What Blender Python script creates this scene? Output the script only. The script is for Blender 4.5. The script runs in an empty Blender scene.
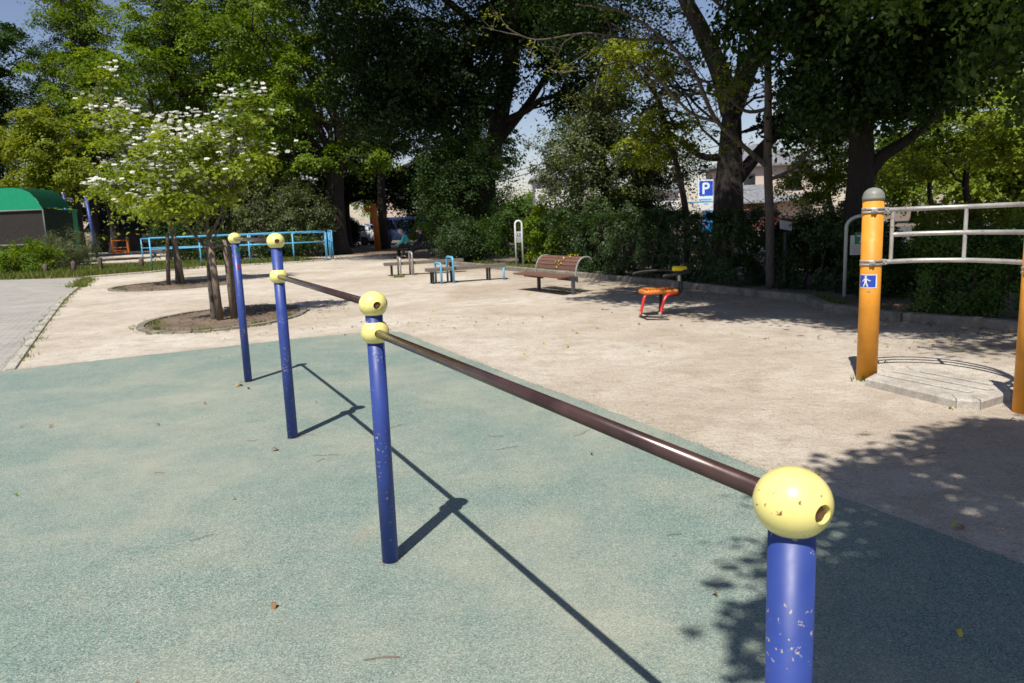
import bpy, math, random
import numpy as np
from mathutils import Vector, Matrix
R = math.radians
PI = math.pi
sc = bpy.context.scene
COL = sc.collection
random.seed(7)

# ------------------------------------------------------------------ tagging
def tag(o, label=None, cat=None, group=None, kind=None):
    if label: o['label'] = label
    if cat: o['category'] = cat
    if group: o['group'] = group
    if kind: o['kind'] = kind
    return o

def thing(name, loc, label, cat, group=None):
    o = bpy.data.objects.new(name, None)
    o.empty_display_size = 0.1
    o.location = loc
    COL.objects.link(o)
    return tag(o, label, cat, group)

def origin(p):
    v = Vector((0, 0, 0))
    while p is not None:
        v += Vector(p.location); p = p.parent
    return v

def link_mesh(name, me, mat, parent=None, loc=None):
    if mat is not None and not me.materials:
        me.materials.append(mat)
    o = bpy.data.objects.new(name, me)
    COL.objects.link(o)
    if parent is not None:
        me.transform(Matrix.Translation(-origin(parent)))
        o.parent = parent
    elif loc is not None:
        me.transform(Matrix.Translation(-Vector(loc)))
        o.location = loc
    return o

# ------------------------------------------------------------------ mesh collector (world coordinates)
class MB:
    def __init__(s): s.v = []; s.f = []; s.sm = []
    def add(s, vs, fs, smooth=False):
        n = len(s.v); s.v += [tuple(v) for v in vs]
        s.f += [tuple(i + n for i in f) for f in fs]; s.sm += [smooth] * len(fs)
        return s
    def box(s, c, size, rz=0.0, ch=0.0, M=None):
        x, y, z = [q / 2 for q in size]
        if ch <= 0:
            vs = [(a * x, b * y, d * z) for d in (-1, 1) for b in (-1, 1) for a in (-1, 1)]
            fs = [(0, 2, 3, 1), (4, 5, 7, 6), (0, 1, 5, 4), (2, 6, 7, 3), (0, 4, 6, 2), (1, 3, 7, 5)]
        else:
            k = min(ch, x * .9, y * .9, z * .9)
            prof = [(x - k, y), (x, y - k), (x, -y + k), (x - k, -y), (-x + k, -y), (-x, -y + k), (-x, y - k), (-x + k, y)]
            pin = [(a * (1 - k / x), b * (1 - k / y)) for a, b in prof]
            vs = [(a, b, -z) for a, b in pin] + [(a, b, -z + k) for a, b in prof] + [(a, b, z - k) for a, b in prof] + [(a, b, z) for a, b in pin]
            fs = [tuple(range(8)), tuple(reversed(range(24, 32)))]
            for l in range(3):
                for i in range(8):
                    j = (i + 1) % 8
                    fs.append((l * 8 + j, l * 8 + i, l * 8 + 8 + i, l * 8 + 8 + j))
        m = (M or Matrix.Rotation(rz, 4, 'Z'))
        vs = [m @ Vector(v) + Vector(c) for v in vs]
        return s.add(vs, fs)
    def tube(s, pts, r, n=10, caps=True):
        pts = [Vector(p) for p in pts]
        if not hasattr(r, '__len__'): r = [r] * len(pts)
        vs = []; fs = []
        t0 = (pts[1] - pts[0]).normalized()
        ref = Vector((0, 0, 1)) if abs(t0.z) < .9 else Vector((1, 0, 0))
        u = t0.cross(ref).normalized()
        for i, p in enumerate(pts):
            a = pts[min(i + 1, len(pts) - 1)] - pts[max(i - 1, 0)]
            t = a.normalized() if a.length > 1e-9 else t0
            u = (u - t * u.dot(t)).normalized(); w = t.cross(u)
            for k in range(n):
                an = 2 * PI * k / n
                vs.append(p + (u * math.cos(an) + w * math.sin(an)) * r[i])
        for i in range(len(pts) - 1):
            for k in range(n):
                k2 = (k + 1) % n
                fs.append((i * n + k, i * n + k2, (i + 1) * n + k2, (i + 1) * n + k))
        s.add(vs, fs, True)
        if caps:
            m = len(s.v) - len(vs)
            s.f += [tuple(m + k for k in reversed(range(n))), tuple(m + (len(pts) - 1) * n + k for k in range(n))]
            s.sm += [False, False]
        return s
    def lathe(s, c, prof, n=24, axis=(0, 0, 1), sz=1.0, smooth=True, cap=True):
        # prof: (radius, height along axis)
        ax = Vector(axis).normalized()
        ref = Vector((0, 0, 1)) if abs(ax.z) < .9 else Vector((1, 0, 0))
        u = ax.cross(ref).normalized(); w = ax.cross(u)
        vs = []; fs = []
        for (r, h) in prof:
            for k in range(n):
                an = 2 * PI * k / n
                p = (u * math.cos(an) + w * math.sin(an)) * r + ax * h
                p.z *= sz
                vs.append(Vector(c) + p)
        for i in range(len(prof) - 1):
            for k in range(n):
                k2 = (k + 1) % n
                fs.append((i * n + k, i * n + k2, (i + 1) * n + k2, (i + 1) * n + k))
        s.add(vs, fs, smooth)
        m = len(s.v) - len(vs)
        if not cap: return s
        if prof[0][0] > 1e-4: s.f.append(tuple(m + k for k in reversed(range(n)))); s.sm.append(False)
        if prof[-1][0] > 1e-4: s.f.append(tuple(m + (len(prof) - 1) * n + k for k in range(n))); s.sm.append(False)
        return s
    def prism(s, poly, d, M):
        # poly in local xy, extruded by d along local z, then M
        n = len(poly)
        vs = [M @ Vector((a, b, 0)) for a, b in poly] + [M @ Vector((a, b, d)) for a, b in poly]
        fs = [tuple(reversed(range(n))), tuple(range(n, 2 * n))] + [(i, (i + 1) % n, n + (i + 1) % n, n + i) for i in range(n)]
        return s.add(vs, fs)
    def build(s, name, mat, parent=None, loc=None):
        me = bpy.data.meshes.new(name)
        me.from_pydata([tuple(v) for v in s.v], [], s.f)
        me.polygons.foreach_set('use_smooth', s.sm)
        me.update()
        return link_mesh(name, me, mat, parent, loc)

def sheet(name, pts, z, mat, kind='structure'):
    me = bpy.data.meshes.new(name)
    me.from_pydata([(x, y, z) for x, y in pts], [], [tuple(range(len(pts)))])
    me.update()
    if me.polygons[0].normal.z < 0: me.flip_normals()
    o = link_mesh(name, me, mat)
    return tag(o, kind=kind)

def spline(pts, n=6):
    P = [Vector(p) for p in pts]; out = []
    for i in range(len(P) - 1):
        a = P[max(i - 1, 0)]; b = P[i]; c = P[i + 1]; d = P[min(i + 2, len(P) - 1)]
        for k in range(n):
            t = k / n
            out.append(0.5 * ((2 * b) + (c - a) * t + (2 * a - 5 * b + 4 * c - d) * t * t + (3 * b - a - 3 * c + d) * t ** 3))
    out.append(P[-1]); return out

# ------------------------------------------------------------------ materials
def newmat(name):
    m = bpy.data.materials.new(name); m.use_nodes = True
    nt = m.node_tree; b = nt.nodes['Principled BSDF']
    return m, nt, b
def nd(nt, t, **k):
    n = nt.nodes.new(t)
    for a, v in k.items():
        if a in n.inputs: n.inputs[a].default_value = v
        else: setattr(n, a, v)
    return n
def ramp(nt, fac, stops, interp='LINEAR'):
    n = nt.nodes.new('ShaderNodeValToRGB'); n.color_ramp.interpolation = interp
    e = n.color_ramp.elements
    while len(e) > 1: e.remove(e[-1])
    for i, (p, c) in enumerate(stops):
        q = e[0] if i == 0 else e.new(p)
        q.position = p; q.color = (c[0], c[1], c[2], 1) if hasattr(c, '__len__') else (c, c, c, 1)
    nt.links.new(fac, n.inputs[0]); return n
def mix(nt, fac, a, b, mode='MIX'):
    n = nt.nodes.new('ShaderNodeMix'); n.data_type = 'RGBA'; n.blend_type = mode
    for sock, v in ((0, fac), (6, a), (7, b)):
        if hasattr(v, 'links') or isinstance(v, bpy.types.NodeSocket): nt.links.new(v, n.inputs[sock])
        elif sock == 0: n.inputs[0].default_value = v
        else: n.inputs[sock].default_value = (v[0], v[1], v[2], 1)
    return n.outputs[2]
def noise(nt, vec, scale, detail=4, rough=.55, dist=0):
    n = nd(nt, 'ShaderNodeTexNoise', Scale=scale, Detail=detail, Roughness=rough, Distortion=dist)
    if vec is not None: nt.links.new(vec, n.inputs['Vector'])
    return n.outputs[0]
def wpos(nt): return nt.nodes.new('ShaderNodeNewGeometry').outputs['Position']
def bump(nt, b, h, strength=.3, dist=.01):
    n = nd(nt, 'ShaderNodeBump', Strength=strength, Distance=dist)
    nt.links.new(h, n.inputs['Height']); nt.links.new(n.outputs[0], b.inputs['Normal'])

def paint(name, col, rough=.4, metal=0., chip=None, chipcol=(.45, .38, .25), thr=.66, scale=60, dirt=.12, spec=.5, coat=0):
    m, nt, b = newmat(name)
    p = wpos(nt)
    c = ramp(nt, noise(nt, p, 6, 5), [(.3, [q * (1 - dirt * 1.5) for q in col]), (.7, [min(1, q * (1 + dirt * .6)) for q in col])]).outputs[0]
    if chip:
        n1 = noise(nt, p, scale, 3, .6, .6); n2 = noise(nt, p, 9, 3)
        s = nd(nt, 'ShaderNodeMath', operation='ADD'); nt.links.new(n1, s.inputs[0])
        s2 = nd(nt, 'ShaderNodeMath', operation='MULTIPLY'); nt.links.new(n2, s2.inputs[0]); s2.inputs[1].default_value = .35
        nt.links.new(s2.outputs[0], s.inputs[1])
        f = ramp(nt, s.outputs[0], [(thr + .175, 0), (thr + .195, 1)])
        c = mix(nt, f.outputs[0], c, chipcol)
        bump(nt, b, f.outputs[0], -.25, .002)
    nt.links.new(c, b.inputs['Base Color'])
    r = ramp(nt, noise(nt, p, 14, 4), [(.3, rough * .8), (.7, min(1, rough * 1.25))])
    nt.links.new(r.outputs[0], b.inputs['Roughness'])
    b.inputs['Metallic'].default_value = metal
    b.inputs['Specular IOR Level'].default_value = spec
    b.inputs['Coat Weight'].default_value = coat
    return m

def leafmat(name, dark, light, trans=.32, rough=.5, tcol=None, spec=.35):
    m, nt, b = newmat(name)
    a = nd(nt, 'ShaderNodeAttribute', attribute_name='tone')
    c = ramp(nt, a.outputs['Fac'], [(0, dark), (1, light)])
    nt.links.new(c.outputs[0], b.inputs['Base Color'])
    b.inputs['Roughness'].default_value = rough
    b.inputs['Specular IOR Level'].default_value = spec
    t = nd(nt, 'ShaderNodeBsdfTranslucent')
    tc = tcol or (1.6, 1.5, .5)
    nt.links.new(mix(nt, 1.0, c.outputs[0], tc, 'MULTIPLY'), t.inputs[0])
    ms = nd(nt, 'ShaderNodeMixShader'); ms.inputs[0].default_value = trans
    nt.links.new(b.outputs[0], ms.inputs[1]); nt.links.new(t.outputs[0], ms.inputs[2])
    nt.links.new(ms.outputs[0], nt.nodes['Material Output'].inputs[0])
    return m

M = {}
M['blue'] = paint('blue_paint', (.028, .056, .255), .45, chip=1, chipcol=(.34, .29, .2), thr=.665, scale=85, dirt=.12)
M['yellow'] = paint('yellow_enamel', (.88, .76, .26), .3, chip=1, chipcol=(.22, .13, .05), thr=.685, scale=110, dirt=.07, coat=.3)
M['barbrown'] = paint('brown_bar', (.075, .04, .035), .26, metal=.25, dirt=.35, spec=.6)
M['rust'] = paint('rusty_bolt', (.20, .09, .05), .6, metal=.3, dirt=.4)
M['orange'] = paint('orange_paint', (.76, .31, .025), .58, dirt=.14, chip=1, chipcol=(.5, .33, .15), thr=.71)
M['domegrey'] = paint('grey_plastic', (.25, .25, .22), .5)
M['steel'] = paint('galvanised', (.48, .47, .45), .42, metal=.35, chip=1, chipcol=(.22, .12, .07), thr=.64, dirt=.2)
M['whitepaint'] = paint('white_paint', (.8, .8, .8), .4)
M['white_sheet'] = paint('white_sheet', (.75, .76, .74), .5, dirt=.03)
M['signgrey'] = paint('sign_grey', (.5, .5, .46), .5)
M['stickblue'] = paint('sticker_blue', (.02, .07, .45), .4, dirt=.03)
M['signgreen'] = paint('sign_green', (.01, .16, .07), .4, dirt=.03)
M['lightblue'] = paint('lightblue_paint', (.11, .42, .68), .45, dirt=.08, chip=1, thr=.68, chipcol=(.4, .35, .3))
M['blacksteel'] = paint('black_steel', (.02, .02, .022), .45)
M['darkgrey'] = paint('dark_grey', (.06, .06, .065), .5)
M['red'] = paint('red_paint', (.62, .035, .03), .35, dirt=.08)
M['padorange'] = paint('orange_pad', (.62, .19, .03), .5, dirt=.1)
M['padyellow'] = paint('yellow_pad', (.75, .62, .02), .45)
M['tarp'] = paint('green_tarp', (.0, .27, .13), .45, dirt=.06)
M['tarproof'] = paint('green_roof_net', (.004, .045, .025), .8, spec=.1)
M['tarpdark'] = paint('dark_green_mesh', (.008, .035, .02), .7)
M['meshdark'] = paint('dark_mesh', (.022, .018, .016), .8)
M['playorange'] = paint('play_orange', (.75, .2, .02), .45)
M['wallpink'] = paint('pale_pink_wall', (.62, .5, .42), .85, dirt=.05)
M['wallwhite'] = paint('white_wall', (.7, .7, .7), .85, dirt=.05)
M['wallbrown'] = paint('brown_wall', (.2, .11, .08), .85)
M['darkwall'] = paint('dark_timber_wall', (.035, .025, .02), .85)
M['cloth_teal'] = paint('teal_cloth', (.06, .42, .43), .8)
M['cloth_navy'] = paint('navy_cloth', (.012, .016, .04), .85)
M['cloth_black'] = paint('black_cloth', (.012, .012, .013), .9)
M['cap_grey'] = paint('cap_grey', (.07, .065, .06), .9)
M['hair_grey'] = paint('grey_hair', (.45, .45, .43), .8)
M['skin'] = paint('skin', (.5, .3, .21), .55)
M['carwhite'] = paint('car_white', (.7, .7, .72), .25, coat=.5, dirt=.03)
M['carblue'] = paint('car_blue', (.03, .06, .17), .25, coat=.5, dirt=.03)
M['carred'] = paint('car_red', (.2, .045, .045), .25, coat=.5, dirt=.03)
M['carcyan'] = paint('car_cyan', (.02, .25, .6), .25, coat=.5, dirt=.03)
M['rubberblack'] = paint('tyre', (.02, .02, .02), .8)
M['lampred'] = paint('tail_red', (.5, .01, .01), .2)
g, nt, b = newmat('glass_dark'); b.inputs['Base Color'].default_value = (.02, .025, .03, 1); b.inputs['Roughness'].default_value = .08; M['glass'] = g

# wood / bark
def wood(name, c1, c2, scale=(8, 8, 1.2), rough=.85, bd=.01, bs=.6):
    m, nt, b = newmat(name)
    mp = nd(nt, 'ShaderNodeMapping'); mp.inputs['Scale'].default_value = scale
    nt.links.new(wpos(nt), mp.inputs[0])
    n = noise(nt, mp.outputs[0], 6, 6, .65)
    nt.links.new(ramp(nt, n, [(.3, c1), (.7, c2)]).outputs[0], b.inputs['Base Color'])
    b.inputs['Roughness'].default_value = rough
    bump(nt, b, n, bs, bd); return m
M['bark'] = wood('dark_bark', (.012, .009, .007), (.042, .032, .025), bd=.03, bs=.9)
M['barkgrey'] = wood('grey_bark', (.05, .04, .033), (.14, .115, .095), bd=.02)
M['barkpale'] = wood('pale_bark', (.1, .08, .06), (.25, .21, .17), bd=.01)
M['stake'] = wood('weathered_stake', (.09, .065, .045), (.24, .19, .14))
M['log'] = wood('log_post', (.06, .045, .033), (.17, .13, .1))
M['board'] = wood('brown_board', (.105, .05, .036), (.19, .098, .07), scale=(3, 3, 12), rough=.6, bd=.002)
M['boardgrey'] = wood('grey_board', (.10, .085, .068), (.19, .165, .135), scale=(2, 6, 10), rough=.8, bd=.002)

# rubber safety surface
m, nt, b = newmat('rubber_crumb'); p = wpos(nt)
vo = nd(nt, 'ShaderNodeTexVoronoi', Scale=215.); nt.links.new(p, vo.inputs['Vector'])
sep = nd(nt, 'ShaderNodeSeparateColor'); nt.links.new(vo.outputs['Color'], sep.inputs[0])
sp = ramp(nt, sep.outputs[0], [(0, (.095, .13, .115)), (.18, (.16, .215, .188)), (.5, (.23, .298, .256)), (.8, (.30, .348, .30)), (.94, (.41, .40, .34))], 'CONSTANT').outputs[0]
n1 = noise(nt, p, .55, 6, .6); n2 = noise(nt, p, 2.3, 6, .7, .4)
dust = ramp(nt, n1, [(.42, 0), (.66, .6)]).outputs[0]
c = mix(nt, dust, sp, (.36, .355, .28))
d2 = ramp(nt, n2, [(.5, 0), (.72, .38)]).outputs[0]
c = mix(nt, d2, c, (.33, .32, .25))
n3 = noise(nt, p, 1.1, 5, .6)
c = mix(nt, ramp(nt, n3, [(.35, .28), (.6, 0)]).outputs[0], c, (.13, .21, .19))
c = mix(nt, ramp(nt, noise(nt, p, .9, 7, .75, 1.), [(.66, 0), (.72, .45)]).outputs[0], c, (.30, .24, .19))
c = mix(nt, .6, c, ramp(nt, noise(nt, p, 130, 3, .8), [(.3, (.62, .64, .64)), (.5, (1, 1, 1)), (.7, (1.4, 1.38, 1.33))]).outputs[0], 'MULTIPLY')
c = mix(nt, .6, c, ramp(nt, noise(nt, p, 5.5, 7, .75, .5), [(.34, (.84, .86, .85)), (.52, (1, 1, 1)), (.7, (1.1, 1.08, 1.04))]).outputs[0], 'MULTIPLY')
nt.links.new(c, b.inputs['Base Color']); b.inputs['Roughness'].default_value = .85
b.inputs['Specular IOR Level'].default_value = .25
bump(nt, b, vo.outputs['Distance'], .5, .003); M['rubber'] = m

# sand
m, nt, b = newmat('packed_sand'); p = wpos(nt)
n1 = noise(nt, p, .35, 7, .62, .3); n2 = noise(nt, p, 3.2, 8, .7); n3 = noise(nt, p, 90, 3, .7); n4 = noise(nt, p, 14, 6, .7)
c = ramp(nt, n1, [(.36, (.455, .39, .315)), (.5, (.55, .495, .415)), (.64, (.63, .585, .51))]).outputs[0]
c = mix(nt, ramp(nt, n2, [(.38, .4), (.55, 0)]).outputs[0], c, (.38, .31, .235))
c = mix(nt, ramp(nt, n4, [(.3, .35), (.5, 0), (.72, 0), (.8, .35)]).outputs[0], c, (.42, .36, .28))
vv = nd(nt, 'ShaderNodeTexVoronoi', Scale=55.); nt.links.new(p, vv.inputs['Vector'])
peb = ramp(nt, vv.outputs['Distance'], [(.10, 1), (.16, 0)]).outputs[0]
c = mix(nt, mix(nt, 1.0, peb, ramp(nt, noise(nt, p, 7, 3), [(.5, 0), (.6, .8)]).outputs[0], 'MULTIPLY'), c, (.22, .18, .14))
c = mix(nt, .8, c, ramp(nt, n3, [(.3, (.68, .64, .6)), (.5, (1, 1, 1)), (.72, (1.3, 1.3, 1.3))]).outputs[0], 'MULTIPLY')
c = mix(nt, .38, c, ramp(nt, noise(nt, p, 1.5, 8, .72, 1.2), [(.36, (.66, .6, .53)), (.5, (.95, .93, .9)), (.66, (1.1, 1.1, 1.1))]).outputs[0], 'MULTIPLY')
c = mix(nt, .45, c, ramp(nt, noise(nt, p, 7.5, 6, .8, .8), [(.34, (.72, .67, .62)), (.47, (1, 1, 1)), (.7, (1.1, 1.1, 1.1))]).outputs[0], 'MULTIPLY')
# sand colour multiplied darker and browner in a band along the hedge and kerb
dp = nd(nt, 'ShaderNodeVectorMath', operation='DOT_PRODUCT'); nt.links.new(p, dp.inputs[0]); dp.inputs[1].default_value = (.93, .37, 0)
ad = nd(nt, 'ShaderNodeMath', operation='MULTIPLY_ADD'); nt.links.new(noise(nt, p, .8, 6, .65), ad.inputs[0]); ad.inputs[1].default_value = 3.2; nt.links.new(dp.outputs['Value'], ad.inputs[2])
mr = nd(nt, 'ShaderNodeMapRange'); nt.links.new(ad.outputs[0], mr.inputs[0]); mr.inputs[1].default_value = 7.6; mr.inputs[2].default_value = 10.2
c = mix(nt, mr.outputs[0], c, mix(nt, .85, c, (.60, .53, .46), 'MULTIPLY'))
nt.links.new(c, b.inputs['Base Color']); b.inputs['Roughness'].default_value = .95; b.inputs['Specular IOR Level'].default_value = .15
h = nd(nt, 'ShaderNodeMath', operation='ADD'); nt.links.new(n4, h.inputs[0])
h2 = nd(nt, 'ShaderNodeMath', operation='MULTIPLY'); nt.links.new(n3, h2.inputs[0]); h2.inputs[1].default_value = .25
nt.links.new(h2.outputs[0], h.inputs[1]); bump(nt, b, h.outputs[0], .7, .05); M['sand'] = m

# dirt under trees
m, nt, b = newmat('brown_dirt'); p = wpos(nt)
c = ramp(nt, noise(nt, p, 1.3, 8, .7), [(.35, (.09, .065, .045)), (.65, (.23, .17, .12))]).outputs[0]
c = mix(nt, ramp(nt, noise(nt, p, 22, 5, .7), [(.55, 0), (.66, .7)]).outputs[0], c, (.33, .24, .14))
nt.links.new(c, b.inputs['Base Color']); b.inputs['Roughness'].default_value = .95
bump(nt, b, noise(nt, p, 30, 5, .7), .7, .03); M['dirt'] = m

# paved path: small interlocking blocks
m, nt, b = newmat('grey_pavers'); p = wpos(nt)
mp = nd(nt, 'ShaderNodeMapping'); mp.inputs['Rotation'].default_value = (0, 0, R(-26)); nt.links.new(p, mp.inputs[0])
br = nd(nt, 'ShaderNodeTexBrick'); nt.links.new(mp.outputs[0], br.inputs['Vector'])
for k, v in (('Scale', 1.0), ('Mortar Size', .006), ('Brick Width', .21), ('Row Height', .105), ('Bias', 0.0)): br.inputs[k].default_value = v
br.inputs['Color1'].default_value = (.37, .35, .315, 1); br.inputs['Color2'].default_value = (.29, .275, .25, 1); br.inputs['Mortar'].default_value = (.13, .12, .1, 1)
c = mix(nt, ramp(nt, noise(nt, p, 1.2, 6), [(.4, 0), (.7, .5)]).outputs[0], br.outputs[0], (.43, .40, .36))
nt.links.new(c, b.inputs['Base Color']); b.inputs['Roughness'].default_value = .85; M['paver'] = m

# concrete, asphalt, tiles
def grainy(name, c1, c2, s1=4, s2=120, rough=.9, bs=.3):
    m, nt, b = newmat(name); p = wpos(nt)
    c = ramp(nt, noise(nt, p, s1, 7, .65), [(.32, c1), (.68, c2)]).outputs[0]
    c = mix(nt, .75, c, ramp(nt, noise(nt, p, s2, 3, .75), [(.32, (.5, .5, .5)), (.5, (1, 1, 1)), (.68, (1.5, 1.5, 1.45))]).outputs[0], 'MULTIPLY')
    c = mix(nt, .6, c, ramp(nt, noise(nt, p, 17, 5, .7), [(.35, (.7, .68, .64)), (.6, (1.1, 1.1, 1.1))]).outputs[0], 'MULTIPLY')
    nt.links.new(c, b.inputs['Base Color']); b.inputs['Roughness'].default_value = rough
    bump(nt, b, noise(nt, p, 40, 5, .7), bs, .01); return m
M['concrete'] = grainy('concrete', (.33, .30, .26), (.50, .47, .42))
M['kerbdark'] = grainy('mossy_kerb', (.13, .115, .09), (.29, .26, .22))
M['asphalt'] = grainy('asphalt', (.05, .05, .052), (.1, .1, .1))
M['tile'] = grainy('roof_tile', (.13, .135, .15), (.24, .25, .27))
M['roofdark'] = paint('dark_roof', (.022, .023, .026), .9, spec=.1)

# foliage
LM = {
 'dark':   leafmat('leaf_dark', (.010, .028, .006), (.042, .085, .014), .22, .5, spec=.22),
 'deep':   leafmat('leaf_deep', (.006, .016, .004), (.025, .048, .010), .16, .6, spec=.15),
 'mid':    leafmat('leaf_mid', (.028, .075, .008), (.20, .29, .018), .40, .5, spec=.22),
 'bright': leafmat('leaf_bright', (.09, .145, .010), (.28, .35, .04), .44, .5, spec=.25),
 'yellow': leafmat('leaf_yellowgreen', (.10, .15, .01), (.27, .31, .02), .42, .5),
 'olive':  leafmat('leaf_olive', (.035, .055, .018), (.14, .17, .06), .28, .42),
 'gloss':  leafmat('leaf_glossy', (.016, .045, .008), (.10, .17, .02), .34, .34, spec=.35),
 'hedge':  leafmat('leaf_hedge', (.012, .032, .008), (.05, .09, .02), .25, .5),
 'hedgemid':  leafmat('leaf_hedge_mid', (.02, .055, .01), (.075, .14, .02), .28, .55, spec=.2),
 'grass':  leafmat('grass_blade', (.07, .11, .02), (.24, .27, .07), .4, .6),
 'bract':  leafmat('white_bract', (.62, .62, .55), (.85, .85, .8), .35, .6, tcol=(.9, .9, .8)),
 'pebble': leafmat('pebble_stone', (.2, .16, .12), (.6, .54, .45), 0.0, .9, spec=.1),
 'litter': leafmat('leaf_litter', (.12, .07, .03), (.3, .2, .09), .1, .8),
}

def leaves_mesh(name, cen, nrm, size, tone, rng, aspect=1.7):
    """cen (N,3), nrm (N,3) unit, size (N,), tone (N,): one folded diamond leaf each"""
    N = len(cen)
    a = rng.normal(size=(N, 3)); a -= nrm * (a * nrm).sum(1)[:, None]; a /= np.linalg.norm(a, axis=1)[:, None]
    b_ = np.cross(nrm, a)
    L = size[:, None] * .5; W = L / aspect
    V = np.empty((N, 4, 3))
    V[:, 0] = cen - a * L; V[:, 1] = cen + b_ * W + nrm * W * .35 - a * L * .1; V[:, 2] = cen + a * L - nrm * L * .15; V[:, 3] = cen - b_ * W + nrm * W * .35 - a * L * .1
    me = bpy.data.meshes.new(name)
    me.vertices.add(4 * N); me.vertices.foreach_set('co', V.reshape(-1).astype(np.float32))
    tri = np.array([0, 1, 2, 0, 2, 3])[None, :] + 4 * np.arange(N)[:, None]
    me.loops.add(6 * N); me.loops.foreach_set('vertex_index', tri.reshape(-1).astype(np.int32))
    me.polygons.add(2 * N); me.polygons.foreach_set('loop_start', (3 * np.arange(2 * N)).astype(np.int32))
    at = me.attributes.new('tone', 'FLOAT', 'FACE'); at.data.foreach_set('value', np.repeat(tone, 2).astype(np.float32))
    me.update(calc_edges=True)
    return me

def foliage(name, centers, outward, n, leaf, mat, parent, seed, clump=.35, flat=.55, up=.7, aspect=1.7, loc=None, tone0=None, spray=0.6):
    """n leaves spread over clump centres; tone varies per clump and leaf (leaf age, not light)"""
    rng = np.random.default_rng(seed)
    K = len(centers)
    idx = rng.integers(0, K, n)
    cr = clump * rng.uniform(.55, 1.35, K)
    off = rng.normal(size=(n, 3)) * .5; off[:, 2] *= flat
    # clumps droop outwards a little
    pos = centers[idx] + off * cr[idx][:, None]
    r2 = (off[:, :2] ** 2).sum(1); pos[:, 2] -= r2 * cr[idx] * .5
    tilt = rng.normal(size=(K, 3)) * .35
    nr = outward[idx] * spray + np.array([0, 0, up]) + tilt[idx] + rng.normal(size=(n, 3)) * .45
    nr /= np.linalg.norm(nr, axis=1)[:, None]
    tc = rng.uniform(0, 1, K) if tone0 is None else tone0
    tone = np.clip(tc[idx] * .6 + rng.uniform(0, .5, n), 0, 1)
    size = leaf * rng.uniform(.6, 1.35, n)
    me = leaves_mesh(name, pos, nr, size, tone, rng, aspect)
    return link_mesh(name, me, LM[mat], parent, loc)

def lobe_clumps(lobes, K, seed, shell=.5):
    rng = np.random.default_rng(seed)
    w = np.array([l[3] * l[4] + l[4] * l[5] + l[3] * l[5] for l in lobes]); w = w / w.sum()
    li = rng.choice(len(lobes), K, p=w)
    L = np.array([l[:6] for l in lobes])[li]
    d = rng.normal(size=(K, 3)); d /= np.linalg.norm(d, axis=1)[:, None]
    r = shell + (1 - shell) * rng.uniform(0, 1, K) ** .6
    r *= 1 + .12 * rng.normal(size=K)
    return L[:, :3] + d * L[:, 3:] * r[:, None], d, li

def wobble(a, b, n, amp, rnd):
    a = Vector(a); b = Vector(b); out = []
    for i in range(n + 1):
        t = i / n; s = math.sin(PI * t) if 0 < t < 1 else 0
        out.append(a.lerp(b, t) + Vector((rnd.uniform(-1, 1), rnd.uniform(-1, 1), rnd.uniform(-.5, .9))) * amp * s)
    return out

def tree(name, base, trunk, r0, lobes, K, n, leaf, mat, label, cat='tree', group=None, bark='bark', seed=1, clump=.4, limbs=(), lf=.32, twigs=3, shell=.5, flat=.55, up=.7, aspect=1.7, spray=.6, extra=None):
    """trunk: list of points after base (absolute); limbs: list of (pts, r_start, r_end)"""
    rnd = random.Random(seed)
    root = thing(name, base, label, cat, group)
    mb = MB()
    pts = spline([base] + list(trunk), 5)
    N = len(pts); rr = [r0 * (1 - .55 * i / (N - 1)) for i in range(N)]
    rr[0] = r0 * 1.35; rr[1] = r0 * 1.08
    pts[0] = pts[0] - Vector((0, 0, .1))
    mb.tube(pts, rr, 14)
    for lp, ra, rb in limbs:
        q = spline(lp, 5); mb.tube(q, [ra + (rb - ra) * i / (len(q) - 1) for i in range(len(q))], 9)
    cen, out, li = lobe_clumps(lobes, K, seed, shell)
    top = pts[-1]
    for k, l in enumerate(lobes):
        c = Vector(l[:3]); s = pts[int(N * rnd.uniform(.6, .98))]
        rb = r0 * lf
        q = wobble(s, c, 5, .25, rnd); mb.tube(q, [rb * (1 - .6 * i / 5) for i in range(6)], 7)
        sel = [i for i in range(K) if li[i] == k]; rnd.shuffle(sel)
        for i in sel[:twigs * 3]:
            e = Vector(cen[i]); s2 = q[rnd.randint(2, 5)]
            w = wobble(s2, e, 4, .15 * (e - s2).length, rnd); mb.tube(w, [rb * .3 * (1 - .75 * j / 4) + .004 for j in range(5)], 5)
    mb.build('trunk', M[bark], root)
    foliage('crown', cen, out, n, leaf, mat, root, seed + 100, clump, flat, up, aspect, spray=spray)
    if extra: extra(root, cen, out)
    return root

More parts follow.
